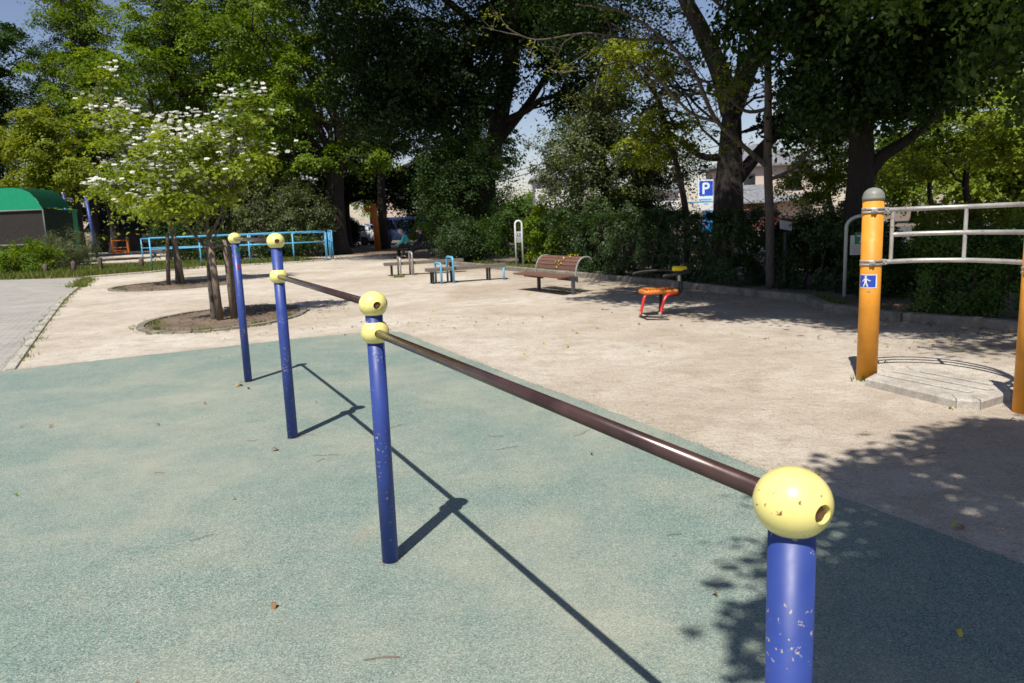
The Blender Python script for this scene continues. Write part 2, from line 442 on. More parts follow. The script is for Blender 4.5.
def shrub(name, base, rad, h, n, leaf, mat, label, cat='shrub', group=None, seed=1, bark='barkgrey', clump=.25, K=None, flat=.7, z0=.12, aspect=1.7, up=.6):
    rnd = random.Random(seed); root = thing(name, base, label, cat, group)
    x, y, z = base
    lobes = [(x, y, z + h * .5, rad[0], rad[1], h * .5)]
    for i in range(4):
        a = rnd.uniform(0, 2 * PI)
        lobes.append((x + math.cos(a) * rad[0] * .45, y + math.sin(a) * rad[1] * .45, z + h * rnd.uniform(.4, .68), rad[0] * .55, rad[1] * .55, h * .34))
    K = K or max(30, int(rad[0] * h * 40))
    cen, out, li = lobe_clumps(lobes, K, seed, .55)
    cen[:, 2] = np.maximum(cen[:, 2], z + z0)
    mb = MB()
    for i in range(9):
        e = Vector(cen[rnd.randrange(K)]); s = Vector((x + rnd.uniform(-.12, .12), y + rnd.uniform(-.12, .12), z - .05))
        w = wobble(s, e, 4, .12, rnd); mb.tube(w, [.03 * (1 - .7 * j / 4) * min(1.5, h / 1.5) for j in range(5)], 6)
    mb.build('stem', M[bark], root)
    foliage('foliage', cen, out, n, leaf, mat, root, seed + 50, clump, flat, up, aspect)
    return root

def hedge(name, path, width, h, n, leaf, mat, label, seed=1, cat='hedge', group=None, z0=.05, clump=.16):
    rng = np.random.default_rng(seed)
    P = np.array(path, float); seg = np.linalg.norm(np.diff(P, axis=0), axis=1); cum = np.concatenate([[0], np.cumsum(seg)])
    Ltot = cum[-1]; K = int(Ltot * (h * 2 + width) * 16)
    t = rng.uniform(0, Ltot, K); i = np.clip(np.searchsorted(cum, t) - 1, 0, len(seg) - 1)
    f = ((t - cum[i]) / seg[i])[:, None]; c = P[i] * (1 - f) + P[i + 1] * f
    d = (P[i + 1] - P[i]) / seg[i][:, None]; nn = np.stack([d[:, 1], -d[:, 0]], 1)
    u = rng.uniform(0, 2 * h + width, K)
    side = np.where(u < h, -1., np.where(u < 2 * h, 1., 0.)); zz = np.where(u < h, u, np.where(u < 2 * h, u - h, h))
    w = np.where(side != 0, side * width / 2, (u - 2 * h) - width / 2)
    # round the shoulders, add uneven clipping
    w = np.where(side != 0, w * (1 - .18 * (zz / h) ** 4), w)
    zz = np.where(side == 0, h * (1 - .06 * (np.abs(w) / (width / 2)) ** 3), zz)
    und = .04 * np.sin(t * 2.1 + seed) + .05 * np.sin(t * 5.3 + 1) + .05 * rng.normal(size=K)
    cen = np.zeros((K, 3)); cen[:, :2] = c + nn * (w + und * side)[:, None]; cen[:, 2] = np.maximum(z0, zz + np.where(side == 0, und, 0))
    out = np.zeros((K, 3)); out[:, :2] = nn * side[:, None]; out[:, 2] = np.where(side == 0, 1, .15)
    # ends
    for e, s in ((0, -1), (-1, 1)):
        Ke = int(width * h * 22); dd = (P[e] - P[1 if e == 0 else -2]); dd /= np.linalg.norm(dd); n2 = np.array([dd[1], -dd[0]])
        ww = rng.uniform(-width / 2, width / 2, Ke); z2 = rng.uniform(z0, h, Ke)
        ce = np.zeros((Ke, 3)); ce[:, :2] = P[e] + n2 * ww[:, None] + dd * rng.normal(size=Ke)[:, None] * .05; ce[:, 2] = z2
        oe = np.zeros((Ke, 3)); oe[:, :2] = dd; cen = np.vstack([cen, ce]); out = np.vstack([out, oe])
    root = thing(name, (P[0, 0], P[0, 1], 0), label, cat, group)
    rnd = random.Random(seed); mb = MB()
    for k in range(int(Ltot * 3)):
        tt = k / (Ltot * 3) * Ltot; j = min(int(np.searchsorted(cum, tt, 'right') - 1), len(seg) - 1)
        q = P[j] + (P[j + 1] - P[j]) * ((tt - cum[j]) / seg[j])
        mb.tube([(q[0], q[1], -.02), (q[0] + rnd.uniform(-.1, .1), q[1] + rnd.uniform(-.1, .1), h * .5), (q[0] + rnd.uniform(-.2, .2), q[1] + rnd.uniform(-.2, .2), h * .88)], [.022, .015, .006], 5)
    mb.build('stem', M['barkgrey'], root)
    foliage('foliage', cen, out, n, leaf, mat, root, seed + 9, clump, .9, .35, 1.7, spray=1.0)
    return root
# ================================================================== SETTING
def ragged(pts, step, amp, rnd, skip=()):
    out = []
    for i in range(len(pts)):
        a = Vector((*pts[i], 0)); b = Vector((*pts[(i + 1) % len(pts)], 0)); L = (b - a).length
        k = max(1, int(L / step)) if i not in skip else 1
        for j in range(k):
            p = a.lerp(b, j / k)
            if j: p += Vector((rnd.uniform(-amp, amp), rnd.uniform(-amp, amp), 0))
            out.append((p.x, p.y))
    return out
rg = random.Random(3)
S = 700
sheet('ground', [(-S, -S), (S, -S), (S, S), (-S, S)], 0, M['dirt'])
sand = [(-34, -30), (12, -30), (10, 3), (7.6, 6.45), (5.85, 8.3), (5.0, 9.45), (4.5, 10.6), (4.66, 11.9), (4.24, 12.8), (3.6, 14.3), (2.95, 15.9), (2.08, 17.6), (.85, 20), (-.3, 22.3), (-2.2, 26.2), (-3.2, 30), (-5, 34.5), (-7.5, 33.2), (-8.6, 31.3), (-10.4, 30.6), (-12.4, 29.9), (-13.2, 27.8), (-14.7, 26.1), (-20, 26.6), (-34, 28)]
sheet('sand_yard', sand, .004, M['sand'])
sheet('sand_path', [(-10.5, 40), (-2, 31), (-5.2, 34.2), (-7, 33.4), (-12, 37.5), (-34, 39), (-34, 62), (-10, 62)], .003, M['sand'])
rub = [(-14, 4.3), (-14, -8), (4.2, -8), (3.2, -2), (2.62, 1.2), (2.08, 2.91), (1.83, 3.41), (1.41, 4.18), (1.1, 4.87), (.67, 5.74), (.15, 6.74), (-.46, 7.99), (-1.01, 9.16), (-1.38, 9.95), (-1.52, 10.2), (-1.77, 10.36), (-2.1, 10.33), (-2.84, 9.99), (-3.94, 9.38), (-4.91, 8.84), (-5.78, 8.35)]
sheet('rubber_surface', ragged(rub, .045, .010, rg), .009, M['rubber'])
pathR = [(-5.76, 8.40), (-8.01, 12.72), (-10.5, 17.55), (-12.2, 21.1), (-13.99, 24.75)]
sheet('paved_path', [(-14, 4.3), (-5.78, 8.36)] + pathR[1:] + [(-14.7, 25.9), (-17, 26.5), (-24, 27), (-40, 28), (-40, -8), (-14, -8)], .007, M['paver'])
mb = MB()
for a, b in zip(pathR[:-1], pathR[1:]):
    d = Vector((b[0] - a[0], b[1] - a[1], 0)); L = d.length; k = max(1, round(L / .6))
    for i in range(k):
        c = Vector((a[0], a[1], 0)) + d * ((i + .5) / k)
        mb.box((c.x + .05, c.y + .02, .008), (L / k - .008, .1, .04), math.atan2(d.y, d.x), .006)
tag(mb.build('path_edging', M['concrete']), kind='structure')
sheet('street', [(9, 24), (40, 20), (120, 40), (120, 60), (6, 47), (4, 34)], .004, M['asphalt'])
sheet('side_street', [(-60, 50.5), (6, 50.5), (6, 58), (-60, 58)], .006, M['asphalt'])

def kerbline(name, pts, w, h, mat, seg=1.2, z=0):
    mb = MB(); r = random.Random(5)
    for a, b in zip(pts[:-1], pts[1:]):
        d = Vector((b[0] - a[0], b[1] - a[1], 0)); L = d.length; k = max(1, round(L / seg))
        for i in range(k):
            c = Vector((a[0], a[1], 0)) + d * ((i + .5) / k)
            mb.box((c.x, c.y, z + h / 2 - .03 + r.uniform(-.004, .004)), (L / k - .004, w, h + .06), math.atan2(d.y, d.x) + r.uniform(-.006, .006), .015)
    return tag(mb.build(name, mat), kind='structure')
kerbline('kerb', [(-2.35, 26.4), (-.3, 22.3), (.9, 20), (2.12, 17.68), (2.98, 15.95), (3.63, 14.34), (4.27, 12.82), (4.72, 11.9), (4.55, 10.75), (5.02, 9.5), (5.88, 8.36), (7.6, 6.5), (10, 3)], .16, .12, M['kerbdark'])
kerbline('grass_kerb', [(-14.6, 26.0), (-13.2, 27.7), (-12.4, 29.8), (-10.4, 30.5), (-8.6, 31.2), (-7.3, 33.0)], .12, .06, M['concrete'])

# grass along the path edge, by the blue railings and round the tree pits: blades nobody could count
def grass(name, strips, mat='grass', seed=4):
    rng = np.random.default_rng(seed); C = []; Hh = []
    for (pts, w, n, h) in strips:
        P = np.array(pts, float); sg = np.linalg.norm(np.diff(P, axis=0), axis=1); cum = np.concatenate([[0], np.cumsum(sg)])
        t = rng.uniform(0, cum[-1], n); 
        t = t + .25 * np.sin(t * 7) ; t = np.clip(t, 0, cum[-1] - 1e-3)
        i = np.clip(np.searchsorted(cum, t, 'right') - 1, 0, len(sg) - 1); f = ((t - cum[i]) / sg[i])[:, None]
        c = P[i] * (1 - f) + P[i + 1] * f
        c = c + rng.normal(size=(n, 2)) * w * (.4 + .6 * np.abs(np.sin(t * 2.3)))[:, None]
        C.append(c); Hh.append(h * rng.uniform(.4, 1.2, n))
    c = np.vstack(C); hh = np.concatenate(Hh); N = len(c)
    a = rng.uniform(0, 2 * PI, N); wv = np.stack([np.cos(a), np.sin(a)], 1) * (hh * .09 + .003)[:, None]; ln = rng.normal(size=(N, 2)) * hh[:, None] * .35
    V = np.zeros((N, 3, 3)); V[:, 0, :2] = c - wv; V[:, 1, :2] = c + wv; V[:, 2, :2] = c + ln; V[:, 2, 2] = hh; V[:, :2, 2] = -.01
    me = bpy.data.meshes.new(name); me.vertices.add(3 * N); me.vertices.foreach_set('co', V.reshape(-1).astype(np.float32))
    me.loops.add(3 * N); me.loops.foreach_set('vertex_index', np.arange(3 * N).astype(np.int32))
    me.polygons.add(N); me.polygons.foreach_set('loop_start', (3 * np.arange(N)).astype(np.int32))
    at = me.attributes.new('tone', 'FLOAT', 'FACE'); at.data.foreach_set('value', rng.uniform(0, 1, N).astype(np.float32))
    me.update(calc_edges=True)
    return tag(link_mesh(name, me, LM[mat]), 'green grass and weeds along the path edge, kerbs and tree pits', 'grass', kind='stuff')
def arc(c, rx, ry, a0, a1, n=16): return [(c[0] + rx * math.cos(R(a0 + (a1 - a0) * i / n)), c[1] + ry * math.sin(R(a0 + (a1 - a0) * i / n))) for i in range(n + 1)]
RA = (-4.82, 12.7, 1.22, 1.72); RB = (-9.25, 20.9, 1.6, 1.75)
grass('grass', [
    ([(-5.9, 8.9), (-8.1, 13), (-10.5, 17.8), (-13.8, 24.7)], .07, 2600, .05),
    ([(-12.2, 21.3), (-14.1, 25.2)], .16, 1500, .12),
    ([(-22, 27.6), (-16.6, 27.4), (-14.6, 27.6), (-13.4, 29), (-12.5, 30.8), (-10.4, 31.4), (-8.6, 32.1)], .42, 16000, .22),
    ([(-17.5, 28.4), (-15.5, 30.5), (-13.5, 31.6)], .7, 9000, .28),
    (arc(RA, 1.06, 1.54, 180, 360), .07, 900, .06), (arc(RA, 1.34, 1.86, 200, 330), .05, 300, .04),
    (arc(RB, 1.4, 1.5, 180, 360), .07, 500, .06),
    ([(5.2, 9.9), (4.95, 11.0), (5.0, 12.2), (4.4, 13.2), (3.2, 16.1), (2.3, 17.9)], .1, 2500, .1),
    ([(1.3, 20.3), (.3, 22.4), (-1.5, 26)], .18, 2200, .15),
    ([(.75, 15.4), (1.3, 14.6)], .12, 350, .04), ([(-3.2, 20.9), (-3.0, 20.6)], .1, 160, .08),
    ([(2.95, 6.4), (3.0, 6.3)], .05, 60, .05), ([(3.3, 6.6), (3.9, 6.4)], .2, 60, .02)], 'grass')

# round tree pits
for c in (RA, RB):
    sheet('tree_pit', arc(c, c[2] - .04, c[3] - .04, 0, 360, 40)[:-1], .012, M['dirt'])
    mb = MB(); n = 30; r = random.Random(2)
    for i in range(n):
        a0 = 2 * PI * (i + .06) / n; a1 = 2 * PI * (i + .94) / n
        p = [(c[0] + (c[2] + q) * math.cos(a), c[1] + (c[3] + q) * math.sin(a)) for a, q in ((a0, -.05), (a0, .06), (a1, .06), (a1, -.05))]
        h = .032 + r.uniform(-.006, .006)
        mb.prism([(x, y) for x, y in p], h + .03, Matrix.Translation((0, 0, -.03)))
    tag(mb.build('tree_pit_edge', M['kerbdark']), kind='structure')

# dry leaf litter lying in masses under the big trees
rng = np.random.default_rng(11)
C = []
for (cx, cy, sx, sy, n) in ((-5.5, 36, 2.6, 2.2, 2600), (RA[0] + .3, RA[1] + .6, .6, .8, 700), (RB[0], RB[1] + .2, .7, .7, 300), (5.3, 10.4, .35, .5, 700), (-1.6, 10.9, 1.2, .35, 90), (5.0, 8.3, .9, .4, 160), (3.4, 14.4, .5, 1.4, 220)):
    C.append(np.stack([rng.normal(cx, sx, n), rng.normal(cy, sy, n), np.full(n, .018)], 1))
C = np.vstack(C); N = len(C)
nr = np.array([0, 0, 1.]) + rng.normal(size=(N, 3)) * .3; nr /= np.linalg.norm(nr, axis=1)[:, None]
me = leaves_mesh('leaf_litter', C, nr, rng.uniform(.02, .055, N), rng.uniform(0, 1, N), rng)
tag(link_mesh('leaf_litter', me, LM['litter']), 'scattered dry brown leaf litter on the sand and in the pits', 'leaf litter', kind='stuff')

# loose gravel and sand grains on the yard and trodden onto the rubber edge
def pebbles(name, C, size, mat, label):
    N = len(C); r_ = rng.uniform(.6, 1.3, (N, 6)) * size[:, None]
    D = np.array([[1, 0, 0], [0, 1, 0], [-1, 0, 0], [0, -1, 0], [0, 0, .7], [0, 0, -.4]])
    a = rng.uniform(0, 6.28, N); ca, sa = np.cos(a), np.sin(a)
    V = D[None] * r_[:, :, None]; X = V[:, :, 0] * ca[:, None] - V[:, :, 1] * sa[:, None]; Y = V[:, :, 0] * sa[:, None] + V[:, :, 1] * ca[:, None]
    V = np.stack([X, Y, V[:, :, 2]], 2) + C[:, None, :]
    F = np.array([[0, 1, 4], [1, 2, 4], [2, 3, 4], [3, 0, 4], [1, 0, 5], [2, 1, 5], [3, 2, 5], [0, 3, 5]])
    tri = (F[None] + 6 * np.arange(N)[:, None, None]).reshape(-1)
    me = bpy.data.meshes.new(name); me.vertices.add(6 * N); me.vertices.foreach_set('co', V.reshape(-1).astype(np.float32))
    me.loops.add(24 * N); me.loops.foreach_set('vertex_index', tri.astype(np.int32)); me.polygons.add(8 * N); me.polygons.foreach_set('loop_start', (3 * np.arange(8 * N)).astype(np.int32))
    at = me.attributes.new('tone', 'FLOAT', 'FACE'); at.data.foreach_set('value', np.repeat(rng.uniform(0, 1, N), 8).astype(np.float32)); me.update(calc_edges=True)
    return tag(link_mesh(name, me, mat), label, 'gravel', kind='stuff')
G_ = []; Z_ = []
t = rng.uniform(0, 1, 9000) ** 1.5
gx = rng.uniform(-1.2, 6.2, 9000); gy = 3 + 14 * t
G_.append(np.stack([gx, gy, np.full(9000, .006)], 1)); Z_.append(rng.uniform(.002, .007, 9000))
edge = np.array(rub[4:21], float); sg = np.linalg.norm(np.diff(edge, axis=0), axis=1); cum = np.concatenate([[0], np.cumsum(sg)])
n_ = 5200; tt = rng.uniform(0, cum[-1] * .999, n_); i_ = np.clip(np.searchsorted(cum, tt, 'right') - 1, 0, len(sg) - 1); f_ = ((tt - cum[i_]) / sg[i_])[:, None]
ep = edge[i_] * (1 - f_) + edge[i_ + 1] * f_ + rng.normal(size=(n_, 2)) * (.03 + .10 * (np.sin(tt * 3.1) > .2))[:, None]
G_.append(np.column_stack([ep, np.full(n_, .011)])); Z_.append(rng.uniform(.0015, .0045, n_))
for q_ in ((.431, 1.124), (-.58, 3.165), (-1.591, 5.206), (-2.602, 7.247)):
    a_ = rng.uniform(0, 6.28, 170); r_q = .038 + np.abs(rng.normal(0, .012, 170)); G_.append(np.column_stack([q_[0] + np.cos(a_) * r_q, q_[1] + np.sin(a_) * r_q, np.full(170, .0105)])); Z_.append(rng.uniform(.001, .0035, 170))
pebbles('loose_gravel', np.vstack(G_), np.concatenate(Z_), LM['pebble'], 'loose sandy gravel scattered over the yard and the rubber edge')

# ================================================================== STEPPED EXERCISE RAIL (foreground)
A = Vector((-.444, .896, 0)); P3 = Vector((-.58, 3.165, 0))
posts = {i: P3 + A * 2.278 * (3 - i) for i in (1, 2, 3, 4)}
H12, H23, H34 = 1.402, 1.161, 1.042
er = thing('exercise_rail', tuple(posts[3]), 'stepped push-up rail of blue posts, yellow balls and brown bars on the green rubber', 'exercise bar')
RP, RB_ = .0365, .0172
def post(i, top):
    mb = MB(); p = posts[i]
    mb.lathe((p.x, p.y, 0), [(RP, -.05), (RP, top)], 32)
    return mb.build('post', M['blue'], er)
post(1, H12 - .02); post(2, H12 - .02); post(3, H23 - .02); post(4, H34 - .02)
def ball(i, h, bolt=True, collar=False):
    """yellow ball; axis along the rail; a recessed bolt hole faces the camera side"""
    p = posts[i]; r = .0605; rh = .0165 if bolt else .0185
    prof = []; a0 = math.asin(rh / r)
    n = 22
    for k in range(n + 1):
        an = a0 + (PI - a0) * k / n
        prof.append((max(0, r * math.sin(an)), r * math.cos(an)))
    dep = r - .024
    prof[-1] = (.0001, -r)
    mb = MB()
    # the hole in the front, with its own sharp rim
    mb.lathe((p.x, p.y, h), [(.0001, dep), (rh, dep)], 40, axis=-A, sz=.93, smooth=False)
    mb.lathe((p.x, p.y, h), [(rh, dep), (rh, r * math.cos(a0) + .0004)], 40, axis=-A, sz=.93, cap=False)
    mb.lathe((p.x, p.y, h), prof, 40, axis=-A, sz=.93, cap=False)
    if collar:   # flattened where the post runs through
        mb.v = [(x, y, h + max(-.045, min(.045, z - h))) for x, y, z in mb.v]
    o = mb.build('ball', M['yellow'], er)
    if bolt:
        b = MB(); c = Vector((p.x, p.y, h))
        b.lathe(c - A * (r - .024), [(.0001, .017), (.009, .017), (.0105, .0155), (.0105, 0)], 6, axis=-A, smooth=False)
        b.lathe(c - A * (r - .0242), [(.0135, .0025), (.0135, 0)], 20, axis=-A)
        b.build('bolt', M['rust'], o)
    return o
ball(1, H12, False); ball(2, H12); ball(2, H23, False, True); ball(3, H23); ball(3, H34, False, True); ball(4, H34)
for a, b, h in ((1, 2, H12), (2, 3, H23), (3, 4, H34)):
    s = posts[a] - A * .045; e = posts[b] + A * .05
    MB().tube([(s.x, s.y, h), (e.x, e.y, h)], RB_, 24).build('bar', M['barbrown'], er)
# small stickers on the farthest post
for z, m_, hh in ((1.27, 'signgreen', .045), (1.12, 'red', .03)):
    mb = MB(); vs = []
    for k in range(7):
        an = R(-75 + k * 9); 
        for zz in (z, z + hh): vs.append((posts[1].x + (RP + .0015) * math.cos(an), posts[1].y + (RP + .0015) * math.sin(an), zz))
    mb.add(vs, [(2 * k, 2 * k + 2, 2 * k + 3, 2 * k + 1) for k in range(6)], True); tag(mb.build('sticker', M[m_], er), 'faded small green sticker' if m_ == 'signgreen' else 'torn small red sticker')

# ================================================================== ORANGE STRETCH RAILS (right)
O1 = Vector((3.07, 6.39, 0)); O2 = Vector((3.62, 5.16, 0))
sr = thing('stretch_rail', tuple(O1), 'three curved steel rails clamped between two thick orange posts beside the sand', 'exercise bar')
for P_, lab in ((O1, 'a'), (O2, 'b')):
    po = MB().lathe((P_.x, P_.y, 0), [(.083, -.05), (.083, 1.545)], 36).build('post', M['orange'], sr)
    pr = [(.084, 1.53), (.088, 1.532), (.088, 1.555), (.085, 1.56)] + [(.085 * math.cos(t), 1.56 + .075 * math.sin(t)) for t in [PI / 2 * k / 8 for k in range(1, 9)]]
    pr[-1] = (.0001, pr[-1][1])
    MB().lathe((P_.x, P_.y, 0), pr, 32).build('post_cap', M['domegrey'], po)
plan = [(3.14, 6.40), (3.5, 6.43), (3.82, 6.24), (3.98, 5.8), (3.9, 5.35), (3.68, 5.16)]
zt = [1.445, 1.447, 1.45, 1.455, 1.455, 1.45]; zb = [1.01] * 6
def rail(zs, i0=0, r=.0195):
    pts = spline([(x, y, z) for (x, y), z in zip(plan, zs)], 8)[i0:]
    MB().tube(pts, r, 14).build('rail', M['steel'], sr); return pts
zm = [b + (t - b) * .52 for t, b in zip(zt, zb)]
tp = rail(zt); bp = rail(zb); mp_ = rail(zm, 3)
for k in (3, 15, 27, 36):
    MB().tube([bp[k], tp[k]], .016, 10, False).build('upright', M['steel'], sr)
for P_ in (O1, O2):
    for z in (1.445, 1.01):
        mb = MB(); mb.lathe((P_.x, P_.y, z - .022), [(.0835, 0), (.089, 0), (.089, .018), (.0835, .018)], 32)
        mb.lathe((P_.x, P_.y, z + .006), [(.0835, 0), (.089, 0), (.089, .018), (.0835, .018)], 32)
        dv = Vector((.9, .1, 0)) if P_ is O1 else Vector((.6, .1, 0))
        mb.box((P_.x + .10, P_.y + .01, z - .013), (.06, .05, .018), .1, .004); mb.box((P_.x + .10, P_.y + .01, z + .015), (.06, .05, .018), .1, .004)
        mb.box((P_.x - .03, P_.y - .088, z), (.05, .02, .03), 0, .004)
        mb.lathe((P_.x - .03, P_.y - .097, z), [(.011, 0), (.011, .012), (.0001, .013)], 6, axis=(0, -1, 0), smooth=False)
        mb.lathe((P_.x + .10, P_.y - .016, z + .002), [(.009, 0), (.009, .01), (.0001, .011)], 6, axis=(0, -1, 0), smooth=False)
        mb.build('clamp', M['steel'], sr)
MB().lathe((O2.x + .02, O2.y - .085, 1.03), [(.028, 0), (.028, .006), (.02, .012), (.0001, .013)], 20, axis=(0, -1, 0)).build('end_cap', M['white_sheet'], sr)

def curved_patch(c, rad, a0, a1, z0, z1, mat, name, parent, n=8, off=.0015):
    vs = []
    for k in range(n + 1):
        an = a0 + (a1 - a0) * k / n
        for zz in (z0, z1): vs.append((c[0] + (rad + off) * math.sin(an), c[1] - (rad + off) * math.cos(an), zz))
    return MB().add(vs, [(2 * k, 2 * k + 2, 2 * k + 3, 2 * k + 1) for k in range(n)], True).build(name, mat, parent)
# view from the camera looks at azimuth about -25 degrees on this post
st = curved_patch(O1, .083, R(-92), R(11), .80, .915, M['white_sheet'], 'sticker', sr, 10, .0015)
curved_patch(O1, .083, R(-90), R(3), .808, .908, M['stickblue'], 'sticker_panel', st, 10, .0028)
def figure_on_post(c, rad, am, z0, s, mat, parent):
    # walking figure: head, body, arms, legs as small strips wrapped on the post
    mb = MB()
    def q(pts):
        vs = [(c[0] + (rad + .0045) * math.sin(am + x * s / rad), c[1] - (rad + .0045) * math.cos(am + x * s / rad), z0 + y * s) for x, y in pts]
        mb.add(vs, [tuple(range(len(vs)))])
    q([(.1 * math.cos(t), .9 + .1 * math.sin(t)) for t in [2 * PI * k / 12 for k in range(12)]])
    q([(-.1, .36), (.1, .36), (.13, .77), (-.1, .77)])
    q([(-.1, .76), (-.33, .46), (-.27, .42), (-.08, .64)]); q([(.12, .76), (.2, .55), (.4, .5), (.41, .57), (.26, .62)])
    q([(-.1, .38), (-.24, 0), (-.12, 0), (.02, .38)]); q([(-.01, .38), (.12, 0), (.24, 0), (.1, .38)])
    mb.build('walking_figure', mat, parent)
figure_on_post(O1, .083, R(-50), .813, .092, M['white_sheet'], st)
curved_patch(O1, .083, R(-42), R(-22), .762, .775, M['domegrey'], 'small_label', st, 5, .001)

# hexagonal stepping platform of cast blocks with three raised ribs
pc = Vector((3.42, 5.98, 0))
pl = thing('step_platform', tuple(pc), 'low six-sided concrete stepping platform with raised ribs between the orange posts', 'platform')
hexa = [(2.93, 6.02), (3.25, 5.31), (3.42, 5.24), (3.72, 5.46), (3.90, 5.78), (3.74, 6.52), (3.48, 6.68), (3.16, 6.38)]
hexa = [(2.93, 6.12), (3.22, 5.32), (3.36, 5.26), (3.72, 5.48), (3.86, 5.76), (3.60, 6.46), (3.46, 6.48), (3.07, 6.27)]
cx = sum(a for a, b in hexa) / 8; cy = sum(b for a, b in hexa) / 8
mb = MB()
inn = [(cx + (a - cx) * .965, cy + (b - cy) * .965) for a, b in hexa]
n = 8
vs = [(a, b, -.03) for a, b in hexa] + [(a, b, .06) for a, b in hexa] + [(a, b, .075) for a, b in inn]
fs = [(i, (i + 1) % n, n + (i + 1) % n, n + i) for i in range(n)] + [(n + i, n + (i + 1) % n, 2 * n + (i + 1) % n, 2 * n + i) for i in range(n)] + [tuple(range(2 * n, 3 * n))]
mb.add(vs, fs); mb.build('slab', M['concrete'], pl)
ax = Vector((.40, -.915, 0)); wx = Vector((.915, .40, 0)); cc = Vector((cx, cy, 0))
for k, (o_, L_) in enumerate(((-.13, .80), (.06, .85), (.23, .62))):
    c = cc + wx * o_ + ax * (-.02 if k < 2 else 0)
    MB().box((c.x, c.y, .080), (L_, .085, .018), math.atan2(ax.y, ax.x), .008).build('rib', M['concrete'], pl)
for k, i in enumerate((1, 2, 4, 6, 7)):   # joints between the edge blocks
    a = Vector((*hexa[i], 0)); b = Vector((*inn[i], 0)); d = (cc - a).normalized()
    mb = MB(); mb.box(tuple(a + d * .065 + Vector((0, 0, .0755))), (.13, .006, .002), math.atan2(d.y, d.x)); mb.box(tuple(a - d * .0005 + Vector((0, 0, .03))), (.003, .006, .075), math.atan2(d.y, d.x)); mb.build('joint', M['kerbdark'], pl)

# ================================================================== SIGN HOOPS
def hoop_sign(name, label, base, w, h, ang, r, mat, panel, pz, pw, ph, icon, cat='sign', foot=True, bend=None):
    x, y = base; root = thing(name, (x, y, 0), label, cat)
    d = Vector((math.cos(ang), math.sin(ang), 0)); b0 = Vector((x, y, 0)); bend = bend or w / 2
    pts = [b0 + Vector((0, 0, -.05)), b0 + Vector((0, 0, h - bend))]
    for k in range(1, 12):
        t = PI * k / 12; pts.append(b0 + d * (w / 2 - w / 2 * math.cos(t)) + Vector((0, 0, h - bend + bend * math.sin(t))))
    pts += [b0 + d * w + Vector((0, 0, h - bend)), b0 + d * w + Vector((0, 0, -.05))]
    MB().tube(pts, r, 14).build('frame', mat, root)
    nrm = Vector((d.y, -d.x, 0))
    mid = b0 + d * w / 2 + Vector((0, 0, pz))
    pn = MB().box(tuple(mid), (pw, .012, ph), ang, .002).build('panel', panel, root)
    f = mid + nrm * .008
    Mx = Matrix.Translation(f) @ Matrix(((d.x, 0, nrm.x, 0), (d.y, 0, nrm.y, 0), (0, 1, 0, 0), (0, 0, 0, 1)))
    s = pw * .5
    sq = s * .62
    MB().prism([(-sq, ph * .04), (sq, ph * .04), (sq, ph * .04 + 2 * sq * .9), (-sq, ph * .04 + 2 * sq * .9)], .002, Mx).build('icon_square', icon, pn)
    fg = MB(); Mf = Mx @ Matrix.Translation((0, ph * .04 + sq * .2, .0025)); u = sq * 1.5
    fg.prism([(.12 * u * math.cos(t), .92 * u + .11 * u * math.sin(t)) for t in [2 * PI * k / 10 for k in range(10)]], .001, Mf)
    fg.prism([(-.12 * u, .3 * u), (.12 * u, .3 * u), (.14 * u, .78 * u), (-.12 * u, .78 * u)], .001, Mf)
    fg.prism([(-.5 * u, .66 * u), (.5 * u, .66 * u), (.5 * u, .76 * u), (-.5 * u, .76 * u)], .0012, Mf)
    fg.prism([(-.12 * u, .3 * u), (-.25 * u, 0), (-.12 * u, 0), (0, .3 * u)], .001, Mf); fg.prism([(0, .3 * u), (.12 * u, 0), (.25 * u, 0), (.12 * u, .3 * u)], .001, Mf)
    fg.build('icon_figure', M['white_sheet'], pn)
    ln = MB()
    for k in range(4):
        yy = -ph * (.08 + .1 * k); ln.prism([(-s * .8, yy - .006), (s * (.8 - .2 * (k % 2)), yy - .006), (s * (.8 - .2 * (k % 2)), yy + .002), (-s * .8, yy + .002)], .001, Mx)
    ln.build('text_lines', M['domegrey'], pn)
    if foot:
        for q in (b0, b0 + d * w): MB().lathe((q.x, q.y, 0), [(r + .008, -.02), (r + .008, .1), (r, .105)], 16).build('foot', M['darkgrey'], root)
    return root
hoop_sign('hoop_sign', 'white hoop-shaped sign with a small blue pictogram panel standing left of the backed bench', (.22, 22.4), .20, 1.40, R(10), .028, M['whitepaint'], M['signgrey'], .93, .17, .32, M['stickblue'])
hoop_sign('hoop_sign', 'grey arched pipe sign with a green pictogram panel half hidden behind the orange post', (5.17, 11.59), .44, 1.33, R(-18), .026, M['signgrey'], M['signgrey'], .89, .32, .30, M['signgreen'], foot=True, bend=.17)

# small tilted notice on a stake by the thin tree
nt_ = thing('plant_notice', (5.12, 14.0, 0), 'small pale tilted notice plate on a stake beside the thin bare trunk', 'sign')
MB().box((5.12, 14.02, .5), (.04, .03, 1.1)).build('stake', M['darkgrey'], nt_)
MB().box((5.12, 13.99, 1.17), (.22, .02, .19), 0, .003, Matrix.Rotation(R(12), 4, 'Y') @ Matrix.Rotation(R(-35), 4, 'X')).build('plate', M['signgrey'], nt_)

